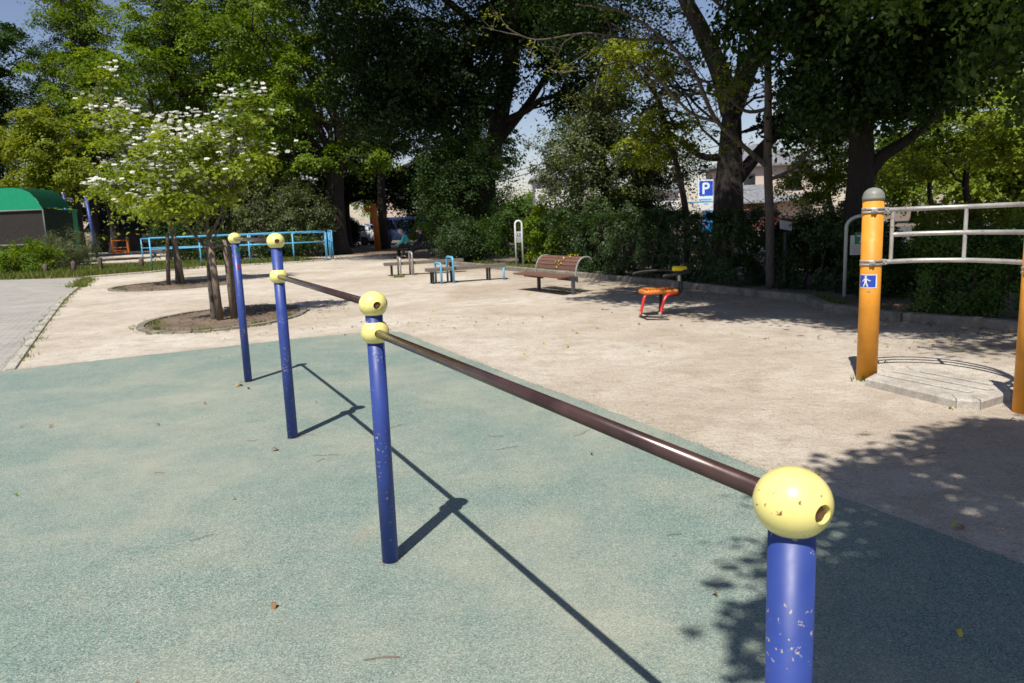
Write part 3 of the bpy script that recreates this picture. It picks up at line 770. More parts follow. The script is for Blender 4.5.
# ================================================================== BACKED BENCH
bn = thing('bench', (.98, 15.0, 0), 'brown slatted bench with an arched backrest and fallen yellow leaves on it', 'bench')
a_ = Vector((.485, -.875, 0)).normalized(); w_ = Vector((.875, .485, 0)).normalized()
B0 = Vector((.07, 15.66, 0))                                # front left corner
def bl(u, v, z): return tuple(B0 + a_ * u + w_ * v + Vector((0, 0, z)))
angb = math.atan2(a_.y, a_.x)
LEN = 1.80
for k in range(4):
    MB().box(bl(LEN / 2 - .02 * k, .055 + .115 * k, .352), (LEN - .04 * k, .106, .034), angb, .006).build('seat_slat', M['board'], bn)
arcp = [(.46, .45), (.475, .53), (.51, .60), (.57, .655), (.65, .69), (.73, .69)]
u0, u1 = .18, 1.66
for k in range(5):
    (v0, z0), (v1, z1) = arcp[k], arcp[k + 1]
    an = math.atan2(z1 - z0, v1 - v0)
    Mx = Matrix.Rotation(angb, 4, 'Z') @ Matrix.Rotation(an, 4, 'X')
    L_ = math.hypot(v1 - v0, z1 - z0)
    MB().box(bl((u0 + u1) / 2, (v0 + v1) / 2, (z0 + z1) / 2), (u1 - u0, L_ - .008, .026), 0, .005, Mx).build('back_slat', M['board'], bn)
for u in (u0 + .02, u1 + .02):
    q = [bl(u, .43, .33), bl(u, .445, .44), bl(u, .47, .54), bl(u, .53, .64), bl(u, .61, .69), bl(u, .70, .70), bl(u, .77, .68), bl(u, .81, .635)]
    MB().tube(spline(q, 4), .018, 12).build('back_frame', M['domegrey'], bn)
for u in (.44, 1.70):
    mb = MB(); mb.box(bl(u, .36, .15), (.06, .06, .36), angb, .006)
    MB_ = mb; mb.add([bl(u - .025, .02, .315), bl(u + .025, .02, .315), bl(u + .025, .02, .34), bl(u - .025, .02, .34), bl(u - .025, .46, .24), bl(u + .025, .46, .24), bl(u + .025, .46, .34), bl(u - .025, .46, .34)], [(0, 1, 2, 3), (5, 4, 7, 6), (0, 4, 5, 1), (3, 2, 6, 7), (1, 5, 6, 2), (4, 0, 3, 7)])
    mb.build('leg', M['darkgrey'], bn)

# ================================================================== FLAT SIT-UP BENCHES
def situp(name, label, p0, p1, w0, w1, z, hoops, hm, boardmat, legsu, extra=None):
    a = Vector((*p0, 0)); b = Vector((*p1, 0)); d = (b - a).normalized(); n = Vector((-d.y, d.x, 0)); L = (b - a).length
    root = thing(name, tuple(a), label, 'bench', 'flat exercise benches')
    def q(u, v, zz): return a + d * u + n * v + Vector((0, 0, zz))
    for s in (-1, 1):
        v0 = 0 if s > 0 else -1
        poly = [q(0, s * .008, z), q(L, s * .008, z + .02), q(L, s * w1 / 2, z + .02), q(0, s * w0 / 2, z)]
        vs = poly + [p + Vector((0, 0, -.075)) for p in poly]
        fs = [(0, 1, 2, 3), (7, 6, 5, 4), (0, 4, 5, 1), (1, 5, 6, 2), (2, 6, 7, 3), (3, 7, 4, 0)]
        if s > 0: fs = [tuple(reversed(f)) for f in fs]
        MB().add(vs, fs).build('plank', M[boardmat], root)
    for u in legsu:
        for s in (-1, 1):
            MB().box(tuple(q(u, s * .09, z / 2 - .045)), (.045, .045, z - .02), math.atan2(d.y, d.x), .004).build('leg', M['blacksteel'], root)
    for (u, hh, ww) in hoops:
        pts = [q(u, -ww / 2, -.03), q(u, -ww / 2, hh - .08)] + [q(u, -ww / 2 + .08 - .08 * math.cos(t), hh - .08 + .08 * math.sin(t)) for t in (R(30), R(60), R(90))] \
            + [q(u, ww / 2 - .08 + .08 * math.sin(t), hh - .08 + .08 * math.cos(t)) for t in (0, R(30), R(60), R(90))] + [q(u, ww / 2, -.03)]
        MB().tube(pts, .026, 12).build('hoop', M[hm], root)
    if extra: extra(root, q, L)
    return root
def stub(root, q, L): 
    MB().tube([q(L - .12, -.26, -.03), q(L - .12, -.26, .22), q(L - .1, -.22, .27), q(L - .04, -.14, .275)], .026, 10).build('foot_loop', M['lightblue'], root)
situp('exercise_bench', 'flat wooden exercise bench with two light blue tube hoops', (-1.97, 18.05), (-.12, 18.75), .40, .30, .37, ((.28, .49, .52), (.58, .62, .52)), 'lightblue', 'boardgrey', (.12, .62, 1.55), stub)
situp('exercise_bench', 'flat wooden exercise bench with two plain grey steel hoops farther back', (-3.52, 21.3), (-1.35, 21.9), .42, .34, .37, ((.42, .50, .54), (.76, .64, .54)), 'steel', 'boardgrey', (.2, .8, 1.9))

# ================================================================== ORANGE SEAT EXERCISER
sx = thing('seat_exerciser', (2.12, 10.95, 0), 'orange ribbed seat on red legs with black handle arms and a yellow roller', 'exercise machine')
def rounded_slab(c, lx, ly, lz, rz, r, mat, name, parent, dome=.0):
    poly = []
    for (sx_, sy_, a0) in ((1, 1, 0), (-1, 1, 90), (-1, -1, 180), (1, -1, 270)):
        for k in range(6):
            t = R(a0 + 90 * k / 5); poly.append((sx_ * (lx / 2 - r) + r * math.cos(t), sy_ * (ly / 2 - r) + r * math.sin(t)))
    n = len(poly); rows = []; ca, sa = math.cos(rz), math.sin(rz)
    for (f, z) in ((.90, -lz / 2), (.98, -lz * .35), (1, 0), (.98, lz * .3), (.9, lz / 2), (.5, lz / 2 + dome)):
        rows += [(c[0] + (x * ca - y * sa) * f, c[1] + (x * sa + y * ca) * f, c[2] + z) for x, y in poly]
    fs = [(l * n + i, l * n + (i + 1) % n, (l + 1) * n + (i + 1) % n, (l + 1) * n + i) for l in range(5) for i in range(n)] + [tuple(reversed(range(n))), tuple(range(5 * n, 6 * n))]
    return MB().add(rows, fs, True).build(name, mat, parent)
pad = rounded_slab((2.17, 10.98, .36), .54, .34, .066, R(8), .07, M['padorange'], 'seat', sx, .012)
mb = MB()
for k in range(9):
    for j in range(4):
        mb.box((2.17 + (-.19 + .047 * k) * .99 - (-.1 + .067 * j) * .14, 10.98 + (-.1 + .067 * j) * .99 + (-.19 + .047 * k) * .14, .404), (.024, .045, .012), R(8), .003)
mb.build('seat_grip', M['padorange'], pad); 
for k in range(9):
    x = 2.17 - .215 + .047 * k
    MB().box((x, 10.98 - .03 + .14 * (x - 2.17), .402), (.012, .27, .008), R(8)).build('groove', M['board'], pad)
for pts in ([(2.0, 10.88, .33), (1.95, 10.82, .31), (1.92, 10.8, .25), (1.87, 10.8, .02)], [(2.44, 10.92, .33), (2.26, 10.74, .32), (2.21, 10.70, .28), (2.18, 10.68, .22), (2.12, 10.64, .02)]):
    MB().tube(spline(pts, 4), .021, 12).build('leg', M['red'], sx)
    e = pts[-1]; MB().tube([(e[0] + .006, e[1] + .004, .09), (e[0], e[1], .0)], .0222, 12).build('leg_foot', M['domegrey'], sx)
MB().tube([(1.87, 10.8, .02), (2.12, 10.64, .02), (2.2, 10.4, .015), (1.92, 10.5, .015), (1.87, 10.8, .02)], .011, 8).build('base_frame', M['blacksteel'], sx)
MB().tube([(2.22, 11.05, .36), (2.2, 11.0, .0)], .024, 12).build('centre_post', M['blacksteel'], sx)
MB().tube(spline([(2.28, 11.0, .30), (2.45, 11.0, .31), (2.5, 11.0, .38), (2.49, 11.02, .51), (2.46, 11.04, .63)], 5), .034, 14).build('back_post', M['blacksteel'], sx)
MB().box((2.475, 10.985, .54), (.035, .01, .09), 0, .002).build('label_plate', M['signgrey'], sx)
MB().tube(spline([(1.84, 11.22, .61), (2.0, 11.24, .635), (2.3, 11.24, .645), (2.46, 11.12, .645)], 5), .017, 12).build('handle_arm', M['blacksteel'], sx)
MB().tube(spline([(2.19, 10.72, .60), (2.37, 10.76, .61), (2.56, 10.84, .635), (2.60, 10.92, .635), (2.48, 11.04, .645)], 5), .021, 12).build('handle_arm', M['blacksteel'], sx)
MB().lathe((2.38, 11.0, .68), [(.0001, 0), (.03, .004), (.038, .014), (.038, .20), (.03, .21), (.0001, .214)], 20, axis=(1, .05, -.05)).build('roller', M['padyellow'], sx)

# ================================================================== BLUE HANDRAIL
def hrail(name, label, posts_, zt_, zm_, r=.03, ends=True):
    root = thing(name, (posts_[0][0], posts_[0][1], 0), label, 'railing', 'light blue handrails')
    for (x, y) in posts_: MB().tube([(x, y, -.1), (x, y, zt_)], r * .95, 10).build('post', M['lightblue'], root)
    for z, rr in ((zt_, r), (zm_, r * .85)):
        MB().tube([(x, y, z) for x, y in posts_], rr, 10).build('rail', M['lightblue'], root)
    return root
hrail('handrail', 'light blue handrail nearest the sand, behind the staked flowering trees', [(-13.95, 29.6), (-12.3, 30.3), (-10.55, 30.9), (-8.95, 31.6), (-7.75, 32.2)], 1.24, .80)
hrail('handrail', 'light blue handrail of the ramp, second row in front of the dark shrubs', [(-17.6, 36.5), (-16.1, 36.0), (-14.1, 35.8), (-12.1, 35.7), (-10.1, 35.6), (-8.5, 35.5)], 1.16, .72)
hrail('handrail', 'short light blue handrail closing the right end of the ramp', [(-7.62, 32.9), (-7.95, 34.0), (-8.28, 35.1)], 1.24, .80)

# wooden log posts and rope-less bollards in the grass
for k, (x, y, h, lab) in enumerate([(-16.2, 30.3, .56, 'grey log post in the grass, nearest the blue handrail'), (-14.2, 29.3, .5, 'short grey log post in the grass beside the bush'), (-16.3, 28.7, .5, 'stubby grey log post in the grass right of the clipped shrubs'), (-17.0, 27.6, .52, 'log post half hidden by the clipped shrubs')]):
    pass
for (x, y, h, lab) in [(-14.15, 29.2, .52, 'weathered log post in the grass, the one next to the blue handrail'), (-15.75, 29.2, .58, 'weathered log post in the grass, in front of the orange play frame'), (-16.2, 28.2, .50, 'weathered log post at the foot of the fine-leaved bush'), (-16.95, 27.7, .46, 'weathered log post beside the low clipped shrubs')]:
    o = MB().lathe((x, y, 0), [(.085, -.1), (.088, h - .03), (.075, h), (.0001, h + .004)], 14).build('log_post', M['log'], loc=(x, y, 0))
    tag(o, lab, 'bollard', 'log posts edging the grass')
mb = MB(); mb.tube([(-20.5, 34, .3), (-17.2, 35.2, .3)], .045, 8)
tag(mb.build('log_rail', M['log'], loc=(-20.5, 34, 0)), 'low horizontal log rail at the playground edge behind the log posts', 'log')
for i, (x, y, z) in enumerate(((-20.5, 34, 0), (-17.2, 35.2, 0))):
    pass

# ================================================================== LAMP POST, ORANGE POLE
lp = thing('street_lamp', (-3.3, 32.6, 0), 'tall dark lamp post with clustered globes under the big shade tree', 'lamp')
MB().lathe((-3.3, 32.6, 0), [(.14, -.1), (.14, .25), (.09, .3), (.075, .8), (.05, 5.5), (.05, 5.7)], 14).build('pole', M['darkgrey'], lp)
MB().lathe((-3.3, 32.6, 0), [(.22, -.05), (.22, .12), (.0001, .14)], 12).build('base', M['kerbdark'], lp)
for k in range(3):
    an = k * 2 * PI / 3 + .4; e = (-3.3 + .34 * math.cos(an), 32.6 + .34 * math.sin(an))
    am = MB().tube(spline([(-3.3, 32.6, 5.45), (-3.3 + .22 * math.cos(an), 32.6 + .22 * math.sin(an), 5.5), (e[0], e[1], 5.7)], 4), .022, 8).build('arm', M['darkgrey'], lp)
    MB().lathe((e[0], e[1], 5.86), [(.0001, -.17), (.1, -.14), (.17, -.02), (.16, .06), (.1, .14), (.0001, .17)], 14).build('globe', M['domegrey'], am)
op = thing('orange_post', (-7.35, 42.5, 0), 'tall rust-orange post with a short side arm among the dark trunks', 'post')
MB().tube([(-7.30, 42.5, -.1), (-7.35, 42.5, 1.4), (-7.42, 42.5, 2.55)], .17, 12).build('column', M['playorange'], op)
MB().tube([(-7.40, 42.5, 2.15), (-7.75, 42.4, 2.25), (-7.9, 42.4, 2.4)], .11, 10).build('side_arm', M['playorange'], op)

# ================================================================== PEOPLE ON A BENCH
bk = thing('bench', (-3.75, 31.35, 0), 'low dark backless bench under the trees, two people sitting on it', 'bench')
for k in range(3): MB().box((-3.85, 31.2 + .15 * k, .40), (1.5, .13, .05), 0, .006).build('seat_slat', M['darkwall'], bk)
for x in (-4.35, -3.3): MB().box((x, 31.35, .19), (.07, .38, .38), 0, .01).build('leg', M['darkgrey'], bk)

def skinned(name, verts, edges, mat, parent, sub=2):
    """verts: (x, y, z, r) or (x, y, z, rx, ry); grows one continuous skin surface"""
    me = bpy.data.meshes.new(name); me.from_pydata([v[:3] for v in verts], edges, [])
    o = bpy.data.objects.new(name, me); COL.objects.link(o)
    s = o.modifiers.new('skin', 'SKIN'); s.use_smooth_shade = True
    sd = o.modifiers.new('sub', 'SUBSURF'); sd.levels = sub; sd.render_levels = sub
    for i, v in enumerate(verts):
        d = me.skin_vertices[0].data[i]; d.radius = (v[3], v[4] if len(v) > 4 else v[3]); d.use_root = (i == 0)
    dg = bpy.context.evaluated_depsgraph_get(); dg.update()
    me2 = bpy.data.meshes.new_from_object(o.evaluated_get(dg))
    bpy.data.objects.remove(o)
    me2.materials.clear(); me2.polygons.foreach_set('use_smooth', [True] * len(me2.polygons))
    return link_mesh(name, me2, mat, parent)

def seated(label, x, y, lean, headdrop, top, legs, cap, shoe, knee=.46, reach=.0, legout=.42):
    """seated facing -X on a 0.43 m seat"""
    root = thing('person', (x, y, 0), label, 'person')
    hz = .50
    ch = Vector((x - math.sin(lean) * .42, y, hz + math.cos(lean) * .42)); nk = ch + Vector((-math.sin(lean) * .12, 0, math.cos(lean) * .10)); hd = nk + Vector((-.03 - headdrop * .1, 0, .15 - headdrop * .05))
    kn = [Vector((x - .42, y + s * .11, knee)) for s in (-1, 1)]
    an = [Vector((x - legout - .42, y + s * .1, .09)) for s in (-1, 1)]
    toe = [a + Vector((-.17, 0, -.03 + .05)) for a in an]
    sh = [ch + Vector((-.02, s * .17, .02)) for s in (-1, 1)]
    el = [Vector((x - .22 - reach * .2, y + s * .2, .68)) for s in (-1, 1)]
    wr = [Vector((x - .42 - reach * .3, y + s * .08, .58)) for s in (-1, 1)]
    # body: one continuous figure (skin), clothes over it
    v = [(x, y, hz, .12, .14), (x - math.sin(lean) * .2, y, hz + math.cos(lean) * .2, .115, .14), (*ch, .12, .15), (*nk, .05), (*(nk * .45 + hd * .55), .062), (*hd, .085, .095), (*(hd + Vector((-.005, 0, .07))), .075)]
    e = [(0, 1), (1, 2), (2, 3), (3, 4), (4, 5), (5, 6)]
    for i in (0, 1):
        b = len(v); v += [(x - .05, y + (-1, 1)[i] * .1, hz - .01, .09), (*kn[i], .065), (*an[i], .042), (*toe[i], .035)]; e += [(0, b), (b, b + 1), (b + 1, b + 2), (b + 2, b + 3)]
        b = len(v); v += [(*sh[i], .055), (*el[i], .04), (*wr[i], .028), (*(wr[i] + Vector((-.08, 0, -.02))), .03)]; e += [(2, b), (b, b + 1), (b + 1, b + 2), (b + 2, b + 3)]
    body = skinned('body', v, e, M['skin'], root)
    skinned('trousers', [(x, y, hz - .01, .145, .165)] + sum([[(x - .08, y + s * .1, hz, .105), (*k_, .082), (*a_2, .06)] for s, k_, a_2 in ((-1, kn[0], an[0]), (1, kn[1], an[1]))], []), [(0, 1), (1, 2), (2, 3), (0, 4), (4, 5), (5, 6)], M[legs], root)
    skinned('jacket', [(x, y, hz + .03, .15, .17), (x - math.sin(lean) * .22, y, hz + math.cos(lean) * .22, .145, .165), (*(ch + Vector((0, 0, .01))), .145, .18), (*(nk - Vector((0, 0, .015))), .07)] + sum([[(*sh[i], .078), (*el[i], .06), (*wr[i], .046)] for i in (0, 1)], []), [(0, 1), (1, 2), (2, 3), (2, 4), (4, 5), (5, 6), (2, 7), (7, 8), (8, 9)], M[top], root)
    for i in (0, 1): skinned('shoe', [(*(an[i] + Vector((.03, 0, -.03))), .05), (*(an[i] + Vector((-.08, 0, -.035))), .048), (*(an[i] + Vector((-.19, 0, -.03))), .04)], [(0, 1), (1, 2)], M[shoe], root)
    # cap or hair shell over the head, with nose and mask/eyes
    MB().lathe(tuple(hd + Vector((.012, 0, .03))), [(.108, -.035), (.112, .01), (.1, .06), (.065, .1), (.0001, .115)], 18).build('cap' if cap == 'cap_grey' else 'hair', M[cap], root)
    if cap == 'cap_grey':
        MB().box(tuple(hd + Vector((-.12, 0, .03))), (.09, .13, .012), 0, .004, Matrix.Rotation(R(-12), 4, 'Y')).build('cap_peak', M[cap], root)
        MB().lathe(tuple(hd + Vector((-.085, 0, -.035))), [(.055, 0), (.05, .015), (.025, .035), (.0001, .038)], 14, axis=(-1, 0, -.15)).build('face_mask', M['white_sheet'], root)
    MB().lathe(tuple(hd + Vector((-.09, 0, .0))), [(.014, 0), (.012, .012), (.0001, .022)], 8, axis=(-1, 0, -.3)).build('nose', M['skin'], body)
    for s in (-1, 1):
        MB().lathe(tuple(hd + Vector((-.088, s * .033, .022))), [(.011, 0), (.008, .005), (.0001, .007)], 8, axis=(-1, 0, 0)).build('eye', M['blacksteel'], body)
        MB().lathe(tuple(hd + Vector((.0, s * .09, .0))), [(.03, 0), (.02, .014), (.0001, .016)], 8, axis=(0, s, 0)).build('ear', M['skin'], body)
    return root
seated('person in dark navy and grey cap leaning back with legs stretched out', -3.42, 31.28, R(18), .2, 'cloth_navy', 'cloth_navy', 'cap_grey', 'cloth_black', .42, .3, .40)
seated('person in a turquoise top hunched forward beside the one in navy', -4.12, 31.42, R(20), 1.2, 'cloth_teal', 'cloth_black', 'hair_grey', 'cloth_black', .47, .2, .02)

# ================================================================== PLAYGROUND AT THE LEFT
tn = thing('canopy_enclosure', (-22.5, 35, 0), 'big enclosure with a rounded bright green tarpaulin roof and black mesh front', 'tent')
# front face runs along X, roof curves down to the right side
yF, yB = 34.2, 36.4; xL = -27.5
prof = [(xL, 3.62), (-21.9, 3.64), (-21.5, 3.58), (-21.15, 3.38), (-20.9, 3.05), (-20.72, 2.72)]
vs = [(x, yF, z) for x, z in prof] + [(x, yB, z) for x, z in prof]
n = len(prof)
roof = MB(); tag(MB().add([(x + .01, y, z + .01) for x, y, z in vs], [(i, i + 1, n + i + 1, n + i) for i in range(n - 1)], True).build('roof_cover', M['tarproof'], tn), 'darker green roof cover')
roof.add([(x, yF, z) for x, z in prof] + [(xL, yF, 2.62), (-20.68, yF, 2.62)], [tuple(list(range(n)) + [n + 1, n])])
ro = roof.build('front_valance', M['tarp'], tn)
tag(MB().add([(-20.66, yF + .01, 0), (-20.66, yB, 0), (-20.66, yB, 2.6), (-20.70, yF + .01, 2.72)], [(0, 1, 2, 3)]).build('side_wall', M['tarpdark'], tn), 'dark green side curtain')
MB().add([(xL, yF + .03, 0), (-20.7, yF + .03, 0), (-20.7, yF + .03, 2.62), (xL, yF + .03, 2.62)], [(0, 1, 2, 3)]).build('mesh_front', M['meshdark'], tn)
for x in (-20.68, -24.2, -27.5): MB().tube([(x, yF - .03, -.1), (x, yF - .03, 2.66)], .04, 8).build('pole', M['darkgrey'], tn)
for z in (2.63, 1.12): MB().tube([(xL, yF - .03, z), (-20.68, yF - .03, z)], .03, 8).build('cross_tube', M['domegrey'], tn)
gb = thing('storage_tent', (-23.2, 39.0, 0), 'smaller flat-topped green tarpaulin box behind the rounded enclosure', 'tent')
MB().box((-23.2, 39.0, 1.38), (1.9, 1.3, 2.76), 0, .03).build('cover', M['tarp'], gb)
MB().box((-23.2, 39.0, 2.70), (1.98, 1.38, .14), 0, .02).build('valance', M['tarp'], gb)
mbar = thing('monkey_bars', (-25.3, 45, 0), 'blue-legged climbing bars with a dark twisted top bar above the green tents', 'play equipment')
for x, z, lean_ in ((-25.9, 3.85, 0), (-24.62, 3.6, .25)): 
    MB().tube([(x + lean_, 45, -.1), (x, 45, z)], .09, 12).build('leg', M['blue'], mbar)
    MB().lathe((x, 45, z), [(.1, 0), (.09, .08), (.0001, .12)], 12).build('leg_cap', M['white_sheet'], mbar)
MB().tube([(-25.9, 45, 3.6), (-25.3, 45, 3.5), (-24.6, 45, 3.4)], .07, 8).build('top_bar', M['darkgrey'], mbar)
pf = thing('play_frame', (-28, 55, 0), 'small bright orange ladder-like play frame on the far playground sand', 'play equipment')
for x in (-28.6, -27.5): 
    MB().box((x, 55, .52), (.14, .14, 1.04), 0, .02).build('post', M['playorange'], pf)
    MB().lathe((x, 55, 1.04), [(.09, 0), (.08, .08), (.0001, .14)], 10).build('post_cap', M['domegrey'], pf)
for z in (.93, .42, .2, .05): MB().box((-28.05, 55, z), (1.0, .08, .07 if z > .5 else .05), 0, .01).build('rung', M['playorange'], pf)
sh = thing('dark_shed', (-29, 62, 0), 'dark timber shed with a low black roof beyond the orange play frame', 'shed')
MB().box((-30, 62, .95), (6, 3, 1.9)).build('wall', M['darkwall'], sh)
rf = MB().add([(-33.4, 60, 1.7), (-26.4, 60, 1.7), (-28.6, 62.5, 3.3), (-33.4, 62.5, 3.3), (-33.4, 60, 1.62), (-26.4, 60, 1.62), (-26.4, 64.6, 1.7), (-33.4, 64.6, 1.7)], [(0, 1, 2, 3), (4, 5, 1, 0), (1, 6, 2), (2, 6, 7, 3)]).build('roof', M['roofdark'], sh)
MB().box((-28.6, 60.45, 1.0), (.8, .06, .7)).build('window', M['domegrey'], sh)

# ================================================================== CARS
def car(name, label, loc, rz, body, van=False):
    root = thing(name, loc, label, 'van' if van else 'car')
    Mw = Matrix.Translation(loc) @ Matrix.Rotation(rz, 4, 'Z')
    def loft(prof, w0, w1, zt0, zt1, name, mat, par):
        # side outline extruded across, narrower towards the top
        vs = []
        for s in (-1, 1):
            for x, z in prof:
                t = min(1, max(0, (z - zt0) / (zt1 - zt0))); vs.append(Mw @ Vector((x, s * (w0 + (w1 - w0) * t), z)))
        n = len(prof); fs = [(i, (i + 1) % n, n + (i + 1) % n, n + i) for i in range(n)] + [tuple(reversed(range(n))), tuple(range(n, 2 * n))]
        o = MB().add(vs, fs).build(name, mat, par)
        bv = o.modifiers.new('bevel', 'BEVEL'); bv.width = .05; bv.segments = 3; bv.limit_method = 'ANGLE'
        return o
    if van: low = [(-1.7, .25), (1.65, .25), (1.7, .6), (1.66, 1.0), (-1.7, 1.0)]; cab = [(-1.68, .98), (1.6, .98), (1.15, 1.78), (1.0, 1.84), (-1.6, 1.84), (-1.68, 1.78)]
    else: low = [(-2.0, .3), (2.0, .28), (2.05, .6), (1.9, .8), (1.0, .92), (-1.7, .95), (-2.05, .88), (-2.08, .5)]; cab = [(-1.9, .9), (1.05, .9), (.35, 1.42), (.1, 1.48), (-1.2, 1.46), (-1.5, 1.4)]
    bd = loft(low, .78, .74, .3, 1., 'body', M[body], root); loft(cab, .72, .6, .9, 1.5, 'cabin', M[body], root)
    zc0, zc1 = (1.08, 1.66) if van else (.97, 1.36)
    for s in (-1, 1):
        xs = ((-1.5, -.75), (-.65, .2), (.3, 1.0)) if van else ((-1.35, -.55), (-.45, .3))
        for x0, x1 in xs:
            yy0 = s * (.725 if van else .71); yy1 = s * (.665 if van else .64)
            q = [Mw @ Vector(p) for p in ((x0, yy0 - s * .0, zc0), (x1 + (.25 if x1 > .25 else 0), yy0, zc0), (x1, yy1, zc1), (x0, yy1, zc1))]
            MB().add(q + [p + (Mw.to_3x3() @ Vector((0, -s * .03, 0))) for p in q], [(0, 1, 2, 3), (4, 7, 6, 5), (0, 4, 5, 1), (1, 5, 6, 2), (2, 6, 7, 3), (3, 7, 4, 0)]).build('window', M['glass'], root)
    for xx, s in ((1.46, 1), (-1.72, -1)) if van else ((.78, 1), (-1.74, -1)):
        q = [Mw @ Vector(p) for p in ((xx + .02 * s, -.6, zc0), (xx + .02 * s, .6, zc0), (xx - (.26 if s > 0 else -.03) , .55, zc1), (xx - (.26 if s > 0 else -.03), -.55, zc1))]
        MB().add(q, [(0, 1, 2, 3)]).build('windscreen' if s > 0 else 'rear_window', M['glass'], root)
    for x in ((-1.15, 1.15) if van else (-1.3, 1.3)):
        for s in (-1, 1):
            c = Mw @ Vector((x, s * .66, .3)); ax_ = Mw.to_3x3() @ Vector((0, s, 0))
            w = MB().lathe(c, [(.18, -.02), (.3, 0), (.31, .05), (.3, .15), (.19, .16)], 22, axis=ax_).build('wheel', M['rubberblack'], root)
            MB().lathe(c, [(.19, .14), (.17, .155), (.05, .15), (.0001, .17)], 16, axis=ax_).build('rim', M['steel'], w)
    for s in (-1, 1):
        MB().box(tuple(Mw @ Vector((1.69 if van else 2.0, s * .58, .72))), (.08, .22, .14), rz, .02).build('headlight', M['white_sheet'], root)
        MB().box(tuple(Mw @ Vector((-1.71 if van else -2.05, s * .62, .8))), (.06, .14, .24), rz, .02).build('tail_light', M['lampred'], root)
    return root
car('parked_van', 'blue and white van seen between the dark trunks behind the two seated people', (-7.3, 53.5, 0), R(8), 'carblue', True)
car('parked_car', 'white car seen between the trunks left of the orange post', (-11.0, 53, 0), R(172), 'carwhite')
car('parked_car', 'dull red car parked beyond the hedge just right of the thick dark trunk', (14.6, 44.5, 0), R(5), 'carred')
car('parked_car', 'bright blue car parked beyond the hedge beneath the parking sign', (11.4, 42, 0), R(80), 'carcyan')

# ================================================================== PARKING SIGN
ps = thing('parking_sign', (12.4, 48, 0), 'parking sign, white P on blue, left of the thickest dark trunk', 'sign')
MB().box((12.45, 48.05, 1.7), (.09, .09, 3.4)).build('pole', M['domegrey'], ps)
bd = MB().box((12.48, 48, 2.43), (.96, .12, 1.9), 0, .02).build('board', M['white_sheet'], ps)
MB().box((12.5, 47.93, 2.86), (.84, .02, .90)).build('blue_panel', M['stickblue'], bd)
cu = bpy.data.curves.new('p', 'FONT'); cu.body = 'P'; cu.size = .98; cu.extrude = .008; cu.offset = .02; cu.align_x = 'CENTER'
to = bpy.data.objects.new('p', cu); COL.objects.link(to); dg = bpy.context.evaluated_depsgraph_get(); dg.update()
tm = bpy.data.meshes.new_from_object(to.evaluated_get(dg)); bpy.data.objects.remove(to)
tm.transform(Matrix.Translation((12.46, 47.905, 2.52)) @ Matrix.Rotation(R(90), 4, 'X')); tm.materials.clear()
link_mesh('letter', tm, M['white_sheet'], bd)
mb = MB()
for k, (w, z) in enumerate(((.7, 2.18), (.62, 2.06), (.3, 1.9))): mb.box((12.5, 47.935, z), (w, .01, .07 if k < 2 else .05))
mb.build('text_lines', M['lightblue'], bd)

# yellow/black banded pole guard
bp_ = thing('utility_pole', (17.2, 50, 0), 'pole with a yellow and black striped guard in front of the pink house', 'utility pole')
MB().tube([(17.2, 50, -.1), (17.2, 50, 9.5)], [.17, .12], 12).build('pole', M['signgrey'], bp_)
for k in range(9): MB().lathe((17.2, 50, .9 + .32 * k), [(.182, 0), (.182, .16)], 12).build('guard_band', M['padyellow'], bp_)
MB().lathe((17.2, 50, .7), [(.176, 0), (.174, 3.1)], 12).build('guard', M['blacksteel'], bp_)
for k, (a, b) in enumerate([((-4, 52, 3.1), (17.2, 50, 9.0)), ((-4, 52, 3.5), (17.2, 50, 9.3)), ((17.2, 50, 9.0), (42, 54, 12.5)), ((17.2, 50, 9.3), (42, 54, 13.2))]):
    pts = [Vector(a).lerp(Vector(b), t / 12) - Vector((0, 0, .35 * math.sin(PI * t / 12))) for t in range(13)]
    tag(MB().tube(pts, .03, 6).build('power_line', M['blacksteel'], loc=a), ['lower power line running left from the striped pole', 'upper power line running left from the striped pole', 'lower power line running right from the striped pole', 'upper power line running right from the striped pole'][k], 'cable', 'power lines over the street')

